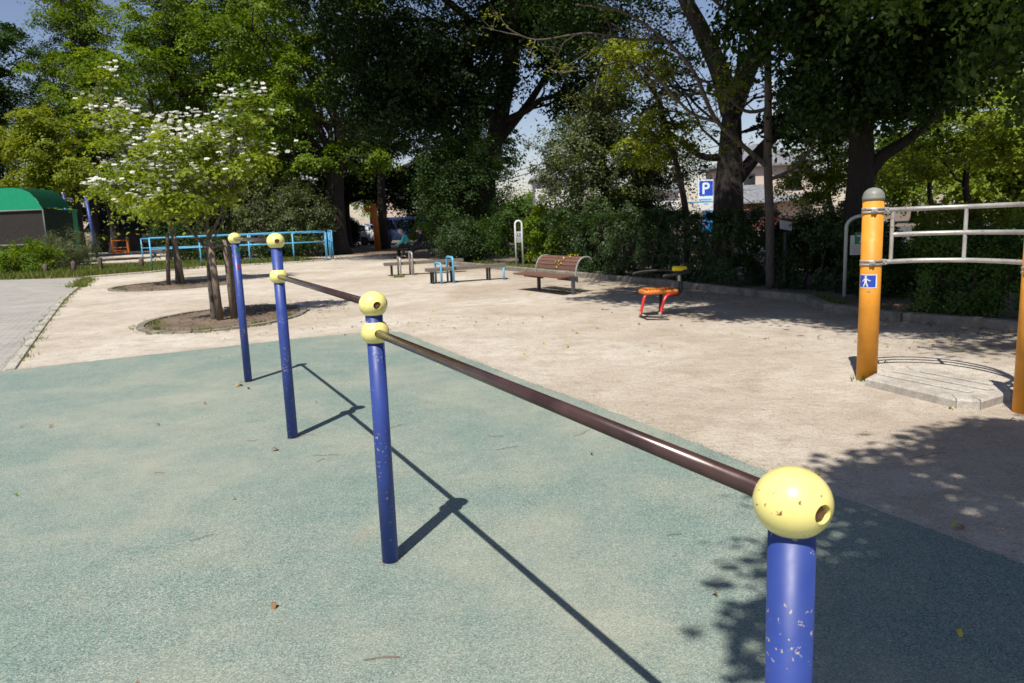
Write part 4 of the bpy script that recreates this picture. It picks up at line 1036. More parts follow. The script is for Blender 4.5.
# ================================================================== HOUSES
def house(name, label, x0, x1, y0, y1, h, roofh, wall, roofm, wins=(), eave=None, over=.5):
    root = thing(name, ((x0 + x1) / 2, (y0 + y1) / 2, 0), label, 'house')
    MB().box(((x0 + x1) / 2, (y0 + y1) / 2, h / 2), (x1 - x0, y1 - y0, h)).build('wall', M[wall], root)
    a, b, c, d = x0 - over, x1 + over, y0 - over, y1 + over; ym = (c + d) / 2; ri = min((d - c) / 2, (b - a) / 2 - .3)
    vs = [(a, c, h), (b, c, h), (b, d, h), (a, d, h), (a + ri, ym, h + roofh), (b - ri, ym, h + roofh), (a, c, h - .15), (b, c, h - .15), (b, d, h - .15), (a, d, h - .15)]
    MB().add(vs, [(0, 1, 5, 4), (1, 2, 5), (2, 3, 4, 5), (3, 0, 4), (6, 7, 1, 0), (7, 8, 2, 1), (8, 9, 3, 2), (9, 6, 0, 3), (9, 8, 7, 6)]).build('roof', M[roofm], root)
    for (wx, wz, ww, wh) in wins:
        f = MB().box((wx, y0 - .04, wz), (ww + .16, .08, wh + .16), 0, .01).build('window', M['darkgrey'], root)
        MB().box((wx, y0 - .09, wz), (ww, .03, wh)).build('pane', M['glass'], f)
    if eave:
        (ex0, ex1, ez, ed) = eave
        MB().add([(ex0, y0 - ed, ez - .5), (ex1, y0 - ed, ez - .5), (ex1, y0 - .01, ez), (ex0, y0 - .01, ez), (ex0, y0 - ed, ez - .62), (ex1, y0 - ed, ez - .62), (ex1, y0 - .01, ez - .12), (ex0, y0 - .01, ez - .12)], [(0, 1, 2, 3), (4, 7, 6, 5), (0, 4, 5, 1), (1, 5, 6, 2), (3, 7, 4, 0)]).build('lower_roof', M['tile'], root)
    return root
house('house', 'pale pink two-storey house with grey tiled lower roof seen between the trunks', 20.3, 28.0, 70, 78, 5.4, 2.2, 'wallpink', 'tile', [(22.2, 3.9, .9, 1.2), (26.2, 3.7, 1.3, 1.1), (21.8, .9, 1.5, 1.4)], (20.0, 28.6, 2.65, 1.3))
MB_ = thing('shop_lean_to', (17.5, 62, 0), 'low pale building with a sloping grey roof beyond the red car', 'building')
MB().box((19.2, 62.2, 1.05), (4.6, 3, 2.1)).build('wall', M['wallbrown'], MB_)
MB().add([(16.6, 60.2, 2.0), (21.8, 60.2, 2.0), (21.0, 62.4, 3.4), (17.6, 62.4, 3.4), (16.6, 60.2, 1.9), (21.8, 60.2, 1.9), (21.8, 64.6, 2.0), (16.6, 64.6, 2.0)], [(0, 1, 2, 3), (4, 5, 1, 0), (1, 6, 2), (0, 3, 7), (2, 6, 7, 3)]).build('roof', M['tile'], MB_)
house('house', 'white house with a pale sloping roof half hidden left of the parking sign', 12.2, 17.5, 78, 86, 3.6, 2.4, 'wallwhite', 'tile', [(14, 1.9, 1.6, 1.2)])
house('house', 'white two-storey house glimpsed through leaves above the hoop sign', 3.0, 8.5, 80, 88, 5.4, 2.0, 'wallwhite', 'tile', [(5.0, 4.2, 1.2, 1.1), (7.2, 4.2, 1.2, 1.1), (5.4, 1.6, 1.6, 1.2)])
house('house', 'pinkish house wall showing above the orange post between dark trunks', -12.5, -5.5, 76, 84, 5.8, 2.0, 'wallpink', 'roofdark', [(-10.8, 4.2, 1.2, 1.2), (-7.6, 4.2, 1.2, 1.2), (-9, 1.5, 1.8, 1.3)])
cp = thing('car_port', (12.2, 45.5, 0), 'light blue edged flat canopy under the parking sign', 'canopy')
MB().box((12.1, 46.3, 2.0), (2.6, 2.6, .06)).build('roof', M['lightblue'], cp)
for x in (11.0, 13.3): MB().box((x, 45.2, 1.0), (.08, .08, 2.05)).build('post', M['white_sheet'], cp)
# ================================================================== TREES
def blossoms(n, size, seed):
    def f(root, cen, out):
        rng = np.random.default_rng(seed)
        ok = np.where(out[:, 2] > -.35)[0]; grp = rng.choice(ok, max(10, len(ok) * 9 // 10), replace=False)
        gi = rng.choice(grp, n)
        base = cen[gi] + out[gi] * .10 + np.array([0, 0, .07]) + rng.normal(size=(n, 3)) * np.array([.16, .16, .07])
        C = np.repeat(base, 4, 0); a = np.tile(np.arange(4) * PI / 2, n) + np.repeat(rng.uniform(0, PI, n), 4)
        d = np.stack([np.cos(a), np.sin(a), np.zeros_like(a)], 1)
        tl = np.repeat(rng.normal(size=(n, 3)) * .45 + np.array([-.1, -.35, .8]), 4, 0)
        nr = tl + d * -.2; nr /= np.linalg.norm(nr, axis=1)[:, None]
        C = C + d * size * .36
        me = leaves_mesh('blossoms', C, nr, np.full(len(C), size), rng.uniform(0, 1, len(C)), rng, 1.15)
        o = link_mesh('blossoms', me, LM['bract'], root); o['kind'] = 'stuff'; o['label'] = 'white flower bracts on top of the sprays'
    return f
tree('dogwood', (-4.98, 12.55, 0), [(-4.99, 12.55, .7), (-4.93, 12.52, 1.35), (-4.9, 12.5, 2.0)], .044,
     [(-5.0, 12.5, 2.5, .85, .9, .55), (-5.5, 12.3, 2.2, .55, .6, .4), (-4.45, 12.6, 2.75, .6, .7, .5), (-4.2, 12.6, 3.35, .45, .4, .3), (-5.0, 12.2, 2.0, .8, .7, .25)],
     85, 7200, .085, 'bright', 'white-flowering dogwood staked in the nearer round tree pit', group=None, bark='barkgrey', seed=21, clump=.27, flat=.28, up=1.1, twigs=4, shell=.35,
     limbs=[([(-4.95, 12.5, 1.3), (-4.7, 12.5, 1.7), (-4.4, 12.55, 2.4)], .03, .012), ([(-4.98, 12.5, 1.2), (-5.3, 12.4, 1.7), (-5.6, 12.3, 2.2)], .03, .012)], extra=blossoms(420, .06, 5))
tree('dogwood', (-9.35, 21.3, 0), [(-9.35, 21.3, .9), (-9.4, 21.3, 1.9), (-9.6, 21.3, 3.0)], .075,
     [(-9.6, 21.2, 3.5, 1.5, 1.5, 1.0), (-10.2, 21, 4.2, 1.0, 1.0, .7), (-10.9, 21, 5.25, .55, .55, .75), (-8.5, 21.2, 3.9, 1.2, 1.1, .7), (-9.6, 21, 2.45, 1.3, 1.4, .6)],
     115, 10500, .12, 'bright', 'taller white-flowering dogwood staked in the farther round tree pit', bark='barkgrey', seed=22, clump=.42, flat=.26, up=1.1, twigs=4, shell=.35, extra=blossoms(620, .09, 6))
# wooden support stakes
def stakes(spots, cx, cy, h, labs):
    for (x, y, r, lean_), lab in zip(spots, labs):
        o = MB().tube([(x, y, -.05), (x + lean_ * .5, y, h * .5), (x + lean_, y, h)], [r * 1.05, r, r * .9], 10).build('support_stake', M['stake'], loc=(x, y, 0)); tag(o, lab, 'stake', 'timber stakes propping the dogwoods')
stakes([(-4.80, 12.35, .055, -.04), (-4.62, 12.45, .042, -.02), (-4.70, 12.9, .04, -.06)], 0, 0, 1.32,
       ['thick split timber stake in the nearer tree pit, touching the dogwood trunk', 'timber stake in the nearer tree pit, right one of its stakes', 'timber stake in the nearer tree pit, standing behind the trunk'])
stakes([(-9.55, 21.1, .055, .12), (-9.12, 21.1, .05, -.12)], 0, 0, 1.4,
       ['timber stake in the farther tree pit, left of the trunk', 'timber stake in the farther tree pit, right of the trunk'])
o = MB().tube([(-4.95, 12.35, 1.22), (-4.58, 12.5, 1.24)], .03, 8).build('stake_crossbar', M['stake'], loc=(-4.95, 12.35, 1.22)); tag(o, 'short crossbar lashed between the stakes of the nearer dogwood', 'stake')

# --- A: thick dark forked trunk behind the hedge
tree('shade_tree', (5.98, 20.6, 0), [(5.98, 20.6, 1.8), (6.02, 20.6, 3.2), (6.05, 20.6, 4.3)], .47,
     [(3.6, 24.6, 6.9, 2.2, 1.6, 1.3), (2.4, 24.6, 8.2, 2.2, 1.8, 1.3), (4.4, 21.6, 4.7, 1.2, 1.0, .9), (7.9, 20.2, 3.8, 1.3, 1.0, .5), (9.2, 20.5, 5.5, 2.0, 2, 1.8), (8.6, 20.4, 3.9, 1.5, 1.3, .7),
      (5, 19, 10.5, 4, 4, 2.0), (8.5, 19.5, 9.8, 3.5, 3.5, 2), (5.6, 16.4, 9.6, 2.2, 2.2, 1.5), (7, 16.5, 9.8, 3, 2.8, 1.8), (6.7, 20.6, 7.6, 1.2, 1.2, .5)],
     680, 72000, .13, 'dark', 'big tree with the thickest dark forked trunk, behind the hedge right of the parking sign', bark='bark', seed=31, clump=.6, flat=.5, twigs=4, lf=.08,
     limbs=[([(6.05, 20.6, 4.0), (5.75, 20.6, 5.0), (5.25, 20.6, 6.1), (4.6, 20.5, 7.3), (4.0, 20, 9)], .30, .12), ([(6.05, 20.6, 4.1), (6.5, 20.6, 5.2), (7.1, 20.6, 6.2), (7.6, 20.4, 8), (8, 20, 9.5)], .30, .12),
            ([(6.2, 20.6, 2.3), (6.9, 20.6, 3.1), (7.8, 20.5, 4.0), (9, 20.5, 5)], .2, .08), ([(5.9, 20.6, 2.9), (5.2, 20.6, 2.95), (4.3, 20.7, 3.7)], .12, .05)])
# --- B: right trunk
tree('shade_tree', (6.56, 14.2, 0), [(6.55, 14.2, 1.2), (6.57, 14.2, 2.4), (6.4, 14.1, 3.6), (6.2, 14, 5.2)], .31,
     [(6.1, 13.6, 3.9, 1.6, 1.2, .8), (5.6, 13.2, 4.9, 1.6, 1.5, 1.0), (7.6, 13.2, 4.2, 1.5, 1.3, 1.0), (4.7, 11.6, 7.0, 2.4, 2.2, 1.3), (6.0, 11.2, 6.6, 2.0, 2.0, 1.3), (3.4, 12.6, 7.6, 2.0, 2.2, 1.2), (8.8, 13.4, 5.2, 2, 2, 1.5), (6.2, 14.5, 8, 3.5, 3, 1.6), (6.6, 12.9, 3.4, 1.1, .7, .5), (1.8, 8.2, 6.9, 1.2, 1.2, .6), (1.0, 9.8, 7.0, 1.1, 1.2, .6), (3.2, 9.9, 7.2, 1.5, 1.7, .8), (2.6, 6.8, 6.9, 1.2, 1.2, .6), (1.9, 12.6, 7.6, 1.6, 1.6, .8), (4.6, 8.6, 7.0, 1.6, 1.7, .8), (1.9, 8.3, 7.2, 1.1, 1.1, .5), (2.7, 7.0, 7.2, 1.1, 1.1, .5), (1.2, 10.0, 7.3, 1.0, 1.2, .5), (3.0, 9.4, 7.4, 1.3, 1.4, .6)],
     950, 170000, .12, 'dark', 'leaning dark-trunked tree behind the arched grey sign, its crown hanging low', bark='bark', seed=32, clump=.45, flat=.8, twigs=4, up=.4,
     limbs=[([(6.6, 14.2, 1.9), (6.9, 14.1, 2.35), (7.4, 14, 2.7), (8.2, 13.7, 3.6)], .15, .06), ([(6.2, 14, 5.0), (5, 12.3, 6.3), (3.0, 9, 7.0)], .14, .05)])
# --- C: broad-leaved tree rooted outside the frame on the right
tree('camphor_tree', (8.3, 7.2, 0), [(8.2, 7.3, 1.5), (8.0, 7.5, 3.0), (7.6, 7.8, 4.4)], .25,
     [(4.3, 6.4, 6.2, 1.3, 1.3, .8), (5.6, 9.2, 5.4, 1.8, 1.7, 1.1), (8.6, 7.0, 6.2, 2.2, 2.2, 1.6), (6.4, 5.0, 6.4, 1.2, 1.3, .8), (3.7, 4.1, 6.7, .85, .8, .5), (3.6, 5.5, 6.8, 1.1, 1.1, .5), (3.7, 5.2, 7.0, 1.0, 1.0, .4), (4.9, 4.6, 6.6, 1.2, 1.1, .5), (6.15, 8.3, 3.7, .9, .8, .75), (5.0, 9.5, 4.3, .9, .9, .7), (6.4, 9.4, 3.0, .8, .7, .6), (6.4, 8.3, 4.5, 1.2, 1.1, .8)],
     480, 62000, .095, 'gloss', 'broad glossy-leaved tree reaching into the frame from the right edge above the hedge', bark='barkgrey', seed=33, clump=.36, flat=.8, up=.3, twigs=4)
# --- D: tree behind the photographer whose shade falls on the rubber
tree('shade_tree', (5.2, -3.2, 0), [(5.1, -3.1, 1.6), (4.8, -2.7, 3.4), (4.2, -2.0, 5.0)], .22,
     [(.5, .0, 5.0, .5, .5, .25), (.15, -.5, 5.0, .4, .3, .2), (.95, -.7, 5.0, .6, .45, .25), (1.45, .2, 5.1, 1.05, .95, .4), (2.0, 1.35, 5.3, .6, .5, .3), (1.25, .85, 5.2, .55, .5, .3), (2.7, 1.2, 5.4, .9, .8, .4), (2.3, .7, 5.3, 1.2, 1.15, .6), (3.4, .9, 5.6, 1.3, 1.2, .6), (2.4, -.7, 5.6, 1.6, 1.1, .8), (4.2, -.2, 6.0, 1.8, 1.6, 1.0), (1.0, -1.5, 5.9, 1.1, 1.0, .6), (4.6, -2.4, 6.6, 2.2, 2, 1.2)],
     440, 80000, .11, 'mid', 'overhanging tree whose shade falls across the near right corner of the rubber', bark='barkgrey', seed=34, clump=.34, flat=.5)
# --- E: thin, almost bare tree in front of the hedge
rnd = random.Random(9)
bt = thing('bare_tree', (4.93, 14.2, 0), 'thin straight trunk with long bare arching branches in front of the hedge', 'tree')
mb = MB()
tr = spline([(4.93, 14.2, -.05), (4.9, 14.2, 1.2), (4.84, 14.2, 2.3), (4.83, 14.2, 3.3), (4.80, 14.2, 4.6), (4.78, 14.2, 6.5)], 5)
mb.tube(tr, [.09 - .035 * i / (len(tr) - 1) for i in range(len(tr))], 12)
def twig(a, d, L, r, dep):
    d = d.normalized(); pts = [a]; p = a.copy(); n = 5
    for i in range(n):
        d = (d + Vector((rnd.uniform(-.28, .28), rnd.uniform(-.28, .28), rnd.uniform(-.18, .2)))).normalized(); p = p + d * L / n; pts.append(p.copy())
    mb.tube(pts, [r * (1 - .75 * i / n) for i in range(n + 1)], 5, False)
    ends.append(pts[-1])
    if dep > 0:
        for k in range(3): i = rnd.randint(1, n - 1); dd = d + Vector((rnd.uniform(-.9, .9), rnd.uniform(-.9, .9), rnd.uniform(-.5, .7))); twig(pts[i], dd, L * .55, r * .5, dep - 1)
ends = []
mains = [([(4.84, 14.2, 2.25), (4.42, 14.1, 2.57), (3.81, 14.0, 3.12), (3.40, 13.9, 3.92), (2.86, 13.8, 4.46), (2.15, 13.7, 4.91), (1.3, 13.6, 5.05)], .055, .014),
         ([(4.83, 14.2, 3.28), (4.41, 14.2, 3.26), (3.95, 14.1, 3.61), (3.45, 14.0, 3.85), (2.7, 13.9, 4.1)], .038, .012),
         ([(3.9, 14.0, 3.05), (3.4, 14.1, 3.25), (2.9, 14.1, 3.75), (2.3, 14, 4.15), (1.7, 13.8, 4.05), (1.0, 13.7, 3.95)], .032, .009),
         ([(4.6, 14.15, 2.42), (4.3, 14.0, 2.2), (4.0, 13.9, 2.05)], .03, .008),
         ([(4.82, 14.2, 2.0), (5.2, 14.1, 2.15), (5.5, 14.0, 2.45), (5.7, 13.9, 2.9)], .04, .012),
         ([(2.86, 13.8, 4.46), (2.2, 13.8, 4.5), (1.5, 13.7, 4.6), (.6, 13.6, 4.5), (.1, 13.5, 4.7)], .026, .008),
         ([(4.8, 14.2, 4.3), (4.2, 14.1, 4.8), (3.4, 14.0, 5.4), (2.4, 13.8, 5.6)], .04, .012)]
for pts, ra, rb in mains:
    q = spline(pts, 5); mb.tube(q, [ra + (rb - ra) * i / (len(q) - 1) for i in range(len(q))], 8)
    for i in range(3, len(q), 2):
        twig(q[i], (q[i] - q[i - 1]) + Vector((rnd.uniform(-.3, .3), rnd.uniform(-.3, .3), rnd.uniform(-.25, .35))), rnd.uniform(.45, .95), .011, 1)
mb.build('trunk', M['barkgrey'], bt)
ec = np.array([tuple(e) for e in ends]); ec = ec[::2]
foliage('crown', ec, np.tile([0, 0, 1.], (len(ec), 1)), 1500, .06, 'yellow', bt, 5, clump=.2, flat=.4)
# lit yellow-green maple sprays behind the bare branches
tree('maple_tree', (4.1, 17.3, 0), [(4.05, 17.3, 1.5), (3.7, 17.2, 3.0), (3.3, 17.1, 4.2)], .09,
     [(3.0, 16.9, 4.55, .75, .7, .42), (2.6, 17.0, 4.95, .6, .6, .3), (3.5, 17.1, 3.5, .6, .6, .3), (4.0, 17.2, 3.2, .7, .6, .35), (4.9, 17.2, 4.3, .5, .5, .3), (3.2, 17.2, 2.9, .9, .7, .3)],
     110, 8000, .085, 'yellow', 'slender maple with yellow-green sprays catching sun behind the bare branches', bark='bark', seed=36, clump=.3, flat=.3, up=1.1)
# --- F: big dark shade tree with several stems
tree('shade_tree', (-.48, 31.3, 0), [(-.75, 31.3, 1.6), (-.8, 31.3, 3.2), (-.2, 31.3, 5.2), (.4, 31.3, 7.8), (.6, 31, 10)], .52,
     [(-3.6, 30.2, 6.9, 2.6, 2.2, 1.7), (-1.5, 30, 8.6, 3, 2.5, 1.8), (-5.4, 30.5, 9.2, 2.6, 2.4, 2.0), (-2.6, 29.4, 5.6, 1.5, 1.3, .9), (2.6, 30.5, 8.6, 2.2, 2, 1.8), (3.6, 30.5, 6.2, 1.4, 1.5, 1.2), (2.4, 30.4, 6.3, .9, 1, .7), (-4.2, 29.8, 5.6, 1.6, 1.5, .8), (-5.6, 30.2, 6.6, 1.8, 1.6, 1.2), (-.9, 29.8, 6.6, 1.6, 1.5, 1.2), (1.6, 30, 9.5, 2, 2, 1.4),
      (-3, 26, 11.8, 4, 3.4, 1.6), (1.5, 26, 11.8, 4, 3.4, 1.6), (-6.8, 26.8, 12.0, 3.2, 3, 1.6), (5, 28, 12.2, 3, 3, 2), (0, 31, 13.5, 6, 5, 2.5)],
     1250, 150000, .15, 'deep', 'huge dark many-stemmed shade tree over the seated people', bark='bark', seed=37, clump=.75, flat=.6, up=.4, twigs=3,
     limbs=[([(-.6, 31.3, 1.0), (-1.5, 31.2, 2.9), (-2.4, 31, 5.0), (-3.2, 30.5, 7)], .30, .12), ([(-.8, 31.3, 2.6), (-1.2, 31.2, 4.6), (-1.3, 30.8, 7), (-1.4, 30, 9)], .28, .1), ([(-.2, 31.3, 4.6), (1.2, 31.2, 6.2), (2.4, 30.8, 8)], .2, .08)])
# --- G: rounded dark evergreen at its foot
shrub('evergreen_bush', (-1.55, 28.0, 0), (1.75, 1.5), 5.0, 34000, .09, 'dark', 'tall rounded dark evergreen bush left of the hoop sign, in front of the many-stemmed tree', seed=41, clump=.34, z0=.3)
shrub('evergreen_bush', (-1.2, 25.9, 0), (1.3, .9), 1.75, 14000, .07, 'hedge', 'low dark bush bordering the sand behind the blue-hooped bench', seed=42, clump=.25)
shrub('evergreen_bush', (.55, 24.6, 0), (1.25, .9), 2.3, 16000, .075, 'hedgemid', 'leafy green bush right behind the white hoop sign', seed=43, clump=.25)
shrub('evergreen_bush', (1.55, 23.2, 0), (1.1, .9), 2.0, 14000, .085, 'mid', 'fresh green bush between the hoop sign and the backed bench', seed=44, clump=.25)
shrub('evergreen_bush', (3.1, 22.0, 0), (1.9, 1.4), 2.6, 22000, .08, 'hedge', 'dark bush behind the backed bench', seed=45, clump=.3)
# --- I: olive-leaved evergreen tree above the hedge
tree('evergreen_tree', (3.1, 23.4, 0), [(3.1, 23.4, 1.5), (3.0, 23.4, 2.8), (2.9, 23.3, 4.0)], .12,
     [(2.7, 22.9, 4.3, 1.25, 1.2, .95), (3.3, 22.8, 3.3, 1.7, 1.3, .9), (2.2, 22.6, 3.2, 1.1, 1.1, .9), (4.6, 22.9, 3.0, 1.2, 1.1, .7), (3.0, 22.8, 5.0, .7, .7, .6), (2.6, 22.7, 2.2, 1.4, 1.1, .7), (4.0, 23, 2.2, 1.5, 1.1, .7), (1.6, 22.8, 3.5, .7, .7, .7), (1.5, 22.8, 2.6, .8, .7, .5)],
     330, 42000, .085, 'olive', 'rounded olive-green evergreen tree rising behind the bench, catching the sun', bark='barkgrey', seed=46, clump=.36, flat=.6, up=.8)
# --- hedges along the kerb
hedge('hedge', [(2.35, 20.6), (3.1, 18.3), (4.25, 16.1), (5.0, 14.9)], 1.3, 1.38, 52000, .06, 'hedge', 'clipped dark hedge along the kerb behind the bench and the orange seat', seed=51)
hedge('hedge', [(5.65, 14.4), (6.3, 13.0)], 1.1, 1.15, 22000, .06, 'hedge', 'short block of dark hedge right of the thin bare trunk', seed=52)
hedge('hedge', [(5.78, 10.05), (6.9, 8.75), (8.4, 7.0)], 1.1, 1.08, 56000, .042, 'hedgemid', 'square-cut hedge behind the curved steel rails at the right edge', seed=53)
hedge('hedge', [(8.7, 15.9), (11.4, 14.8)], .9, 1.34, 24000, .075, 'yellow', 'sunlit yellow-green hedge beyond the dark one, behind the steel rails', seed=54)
shrub('shrub', (6.9, 11.6, 0), (.7, .6), .95, 6000, .06, 'hedge', 'loose dark shrub between the arched sign and the right-hand hedge', seed=55)
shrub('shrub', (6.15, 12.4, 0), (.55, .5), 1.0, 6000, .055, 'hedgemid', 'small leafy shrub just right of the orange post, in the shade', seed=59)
shrub('shrub', (8.4, 12.6, 0), (.9, .7), 1.1, 8000, .065, 'dark', 'dark shrub in the shade behind the left part of the steel rails', seed=56)
shrub('shrub', (6.9, 17.0, 0), (1.2, .8), 1.55, 9000, .07, 'olive', 'dull olive shrub beneath the pink house, between the two trunks', seed=57)
shrub('shrub', (8.2, 19.2, 0), (1.2, .9), 1.7, 9000, .08, 'olive', 'olive shrub behind the hedge between the leaning trunk and the thin trunk', seed=58)
# sunlit maples beyond, right
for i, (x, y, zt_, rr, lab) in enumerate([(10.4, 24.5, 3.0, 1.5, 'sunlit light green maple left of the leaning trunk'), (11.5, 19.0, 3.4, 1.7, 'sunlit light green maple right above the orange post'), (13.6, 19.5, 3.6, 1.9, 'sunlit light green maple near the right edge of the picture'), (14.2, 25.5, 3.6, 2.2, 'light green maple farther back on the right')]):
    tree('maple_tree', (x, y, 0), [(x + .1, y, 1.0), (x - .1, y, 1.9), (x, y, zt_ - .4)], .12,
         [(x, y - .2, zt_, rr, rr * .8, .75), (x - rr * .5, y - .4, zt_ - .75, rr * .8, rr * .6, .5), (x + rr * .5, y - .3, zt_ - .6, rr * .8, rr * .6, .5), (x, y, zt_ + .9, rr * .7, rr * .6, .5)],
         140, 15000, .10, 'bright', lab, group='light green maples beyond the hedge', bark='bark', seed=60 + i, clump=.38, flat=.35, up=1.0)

# --- left and centre background
tree('broadleaf_tree', (-8.6, 38.2, 0), [(-8.6, 38.2, 2.0), (-8.4, 38.2, 3.8), (-7.9, 38.2, 5.4)], .60,
     [(-9.5, 37.4, 5.2, 2.4, 2.0, 1.1), (-7.2, 37.6, 4.7, 1.9, 1.6, .9), (-11.2, 37.5, 7.2, 2.2, 2, 1.5), (-9.0, 37.4, 8.6, 2.6, 2.2, 1.6), (-10.8, 37.6, 10.6, 2.8, 2.5, 1.8), (-6.4, 37.8, 7.0, 1.7, 1.8, 1.3), (-8.5, 38, 12.5, 4, 3, 2), (-12, 37.6, 4.6, 1.7, 1.4, .8)],
     330, 60000, .14, 'mid', 'broadleaf tree with a thick dark forked trunk behind the right end of the blue railings', bark='bark', seed=71, clump=.62, flat=.3, up=1.0,
     limbs=[([(-7.95, 38.2, 5.2), (-8.3, 38.1, 6.8), (-9.2, 38, 8.6), (-10, 37.8, 10.8)], .28, .1), ([(-8.0, 38.2, 5.0), (-7.3, 38.1, 6.3), (-6.3, 38, 7.3)], .2, .08), ([(-8.3, 38.2, 4.2), (-9.4, 38, 5.6), (-10.9, 37.8, 7.5)], .2, .08)])
tree('broadleaf_tree', (-7.1, 43.6, 0), [(-7.1, 43.5, 2.2), (-7.0, 43.5, 4.5), (-6.6, 43.5, 7)], .30,
     [(-6, 43, 7.8, 2.4, 2.2, 1.6), (-4.2, 43, 6.0, 2.0, 1.8, 1.2), (-7.4, 43, 6.4, 1.8, 1.7, 1.1), (-3, 43.5, 9, 3, 2.5, 2.2), (-6, 44, 11, 3.5, 3, 2)],
     300, 30000, .17, 'dark', 'dark-trunked tree right of the orange post, behind the seated people', bark='bark', seed=72, clump=.65, flat=.5)
BG = [(-32.5, 60, 19, 4.6, 'dark', 'dark green tree filling the gap right of the left-edge tree'), (-30.2, 46, 13.5, 4.0, 'dark', 'dark green tree at the left edge, lower than its neighbours'), (-29.8, 57.5, 19, 5.2, 'mid', 'tall green tree above the rounded green tarpaulin roof'),
      (-18.6, 44, 16, 4.2, 'mid', 'tall leafy tree rising above the farther dogwood'), (-13.6, 43, 15, 3.4, 'mid', 'tall sunlit tree between the two dogwood crowns and the dark tree'), (-21.8, 56, 17, 4.2, 'dark', 'dark tall tree far back left of centre')]
for i, (x, y, h, rr, mt, lab) in enumerate(BG):
    r_ = random.Random(80 + i); lo = []
    zb_ = 4.6 if mt == 'mid' else 3.8
    for k in range(11):
        t = k / 10; z = zb_ + (h - zb_) * t; a = r_.uniform(0, 2 * PI); q = rr * (.62 - .3 * abs(t - .45))
        lo.append((x + math.cos(a) * rr * .5 * (1 - t * .4), y + math.sin(a) * rr * .45 * (1 - t * .4), z, q * 1.1, q, q * .55))
    tree('background_tree', (x, y, 0), [(x + .2, y, 2.2), (x - .1, y, 5), (x + .1, y, h * .6)], .36, lo, 250, 46000, .18, mt, lab, group='tall trees closing the left background', bark='bark', seed=80 + i, clump=.85, flat=.33, up=1.0)
tree('background_tree', (-10.2, 48.5, 0), [(-10.2, 48.5, 2), (-10, 48.5, 4)], .3, [(-10.5, 48, 4.2, 2.6, 2, 1.3), (-8.2, 48, 4.4, 1.8, 1.6, 1.1), (-12.5, 48, 4.6, 2, 1.8, 1.4), (-10, 48, 6.8, 3, 2, 1.6), (-7, 48, 3.4, 2.0, 1.5, 1.0), (-4.5, 47, 3.6, 1.8, 1.4, 1.2), (-7, 48, 5.4, 2.4, 1.6, 1.3)], 300, 36000, .18, 'deep', 'dark low-crowned tree hanging over the parked white car', bark='bark', seed=89, clump=.6, flat=.45)
tree('yellow_green_tree', (-22.8, 40.8, 0), [(-22.8, 40.8, 2), (-22.7, 40.8, 4.0)], .2,
     [(-24, 40.3, 6.0, 1.6, 1.5, .9), (-24.2, 40.2, 5.0, 1.6, 1.4, .7), (-22.6, 40.3, 4.8, 1.3, 1.3, .7), (-24.0, 40.3, 7.3, 1.3, 1.2, .8), (-25.4, 40.6, 6.4, 1.5, 1.4, .8), (-24.6, 40.4, 4.2, 1.8, 1.2, .5)],
     230, 24000, .15, 'yellow', 'yellow-green maple just behind the green tarpaulin tents', bark='bark', seed=90, clump=.55, flat=.35, up=1.1)
# dark shrubs behind the blue railings
for i, (x, y, rr, h, mt, lab) in enumerate([(-16.6, 38.5, 1.7, 3.0, 'dark', 'dark shrub behind the left end of the blue railings'), (-14.0, 38.6, 1.8, 4.2, 'deep', 'tall dark shrub behind the staked dogwoods'), (-11.6, 37.6, 1.9, 4.6, 'olive', 'tall olive-leaved camellia behind the middle of the blue railings'), (-9.9, 36.6, 1.5, 3.8, 'olive', 'olive-leaved camellia behind the right part of the blue railings'),
                                            (-15.2, 37.4, 1.1, 1.3, 'hedge', 'low dark shrub under the railings on the left'), (-12.4, 33.6, 1.2, 1.15, 'hedge', 'low dark shrub enclosed between the two railings, left one'), (-10.0, 33.8, 1.3, 1.1, 'hedge', 'low dark shrub enclosed between the two railings, right one')]):
    shrub('camellia', (x, y, 0), (rr, rr * .75), h, int(5200 * rr * h ** .7), .1, mt, lab, group='shrubs behind the blue railings', seed=100 + i, clump=.32)
shrub('fine_leaved_bush', (-17.6, 30.4, 0), (1.35, 1.1), 1.9, 17000, .06, 'olive', 'feathery fine-leaved bush in front of the green side tent', seed=110, clump=.3, aspect=3.2, up=.3)
shrub('clipped_shrub', (-18.5, 28.6, 0), (1.6, 1.0), 1.35, 17000, .075, 'mid', 'low sunlit rounded shrub under the green enclosure, right one', group='low clipped shrubs', seed=111, clump=.24)
shrub('clipped_shrub', (-21.6, 29.3, 0), (1.5, 1.0), 1.3, 15000, .075, 'mid', 'low sunlit rounded shrub at the left edge under the green enclosure', group='low clipped shrubs', seed=112, clump=.24)
for i, (x, y, rr, h) in enumerate([(-4.4, 46.5, 2.2, 4.8), (-1.8, 40, 2.2, 3.2), (-12.6, 47.5, 2.0, 3.4), (-10.5, 49.2, .75, 2.3)]):
    shrub('shrub', (x, y, 0), (rr, rr * .6), h, 15000, .12, 'dark', ['dark shrub mass behind the person in navy', 'dark shrub mass behind the many-stemmed tree', 'dark shrub behind the thick forked trunk', 'narrow dark shrub left of the parked white car'][i], seed=120 + i, clump=.4)
shrub('shrub', (-4.35, 41.5, 0), (.9, .7), 1.5, 5000, .12, 'yellow', 'small yellow-green bush glowing behind the two seated people', seed=125, clump=.3)
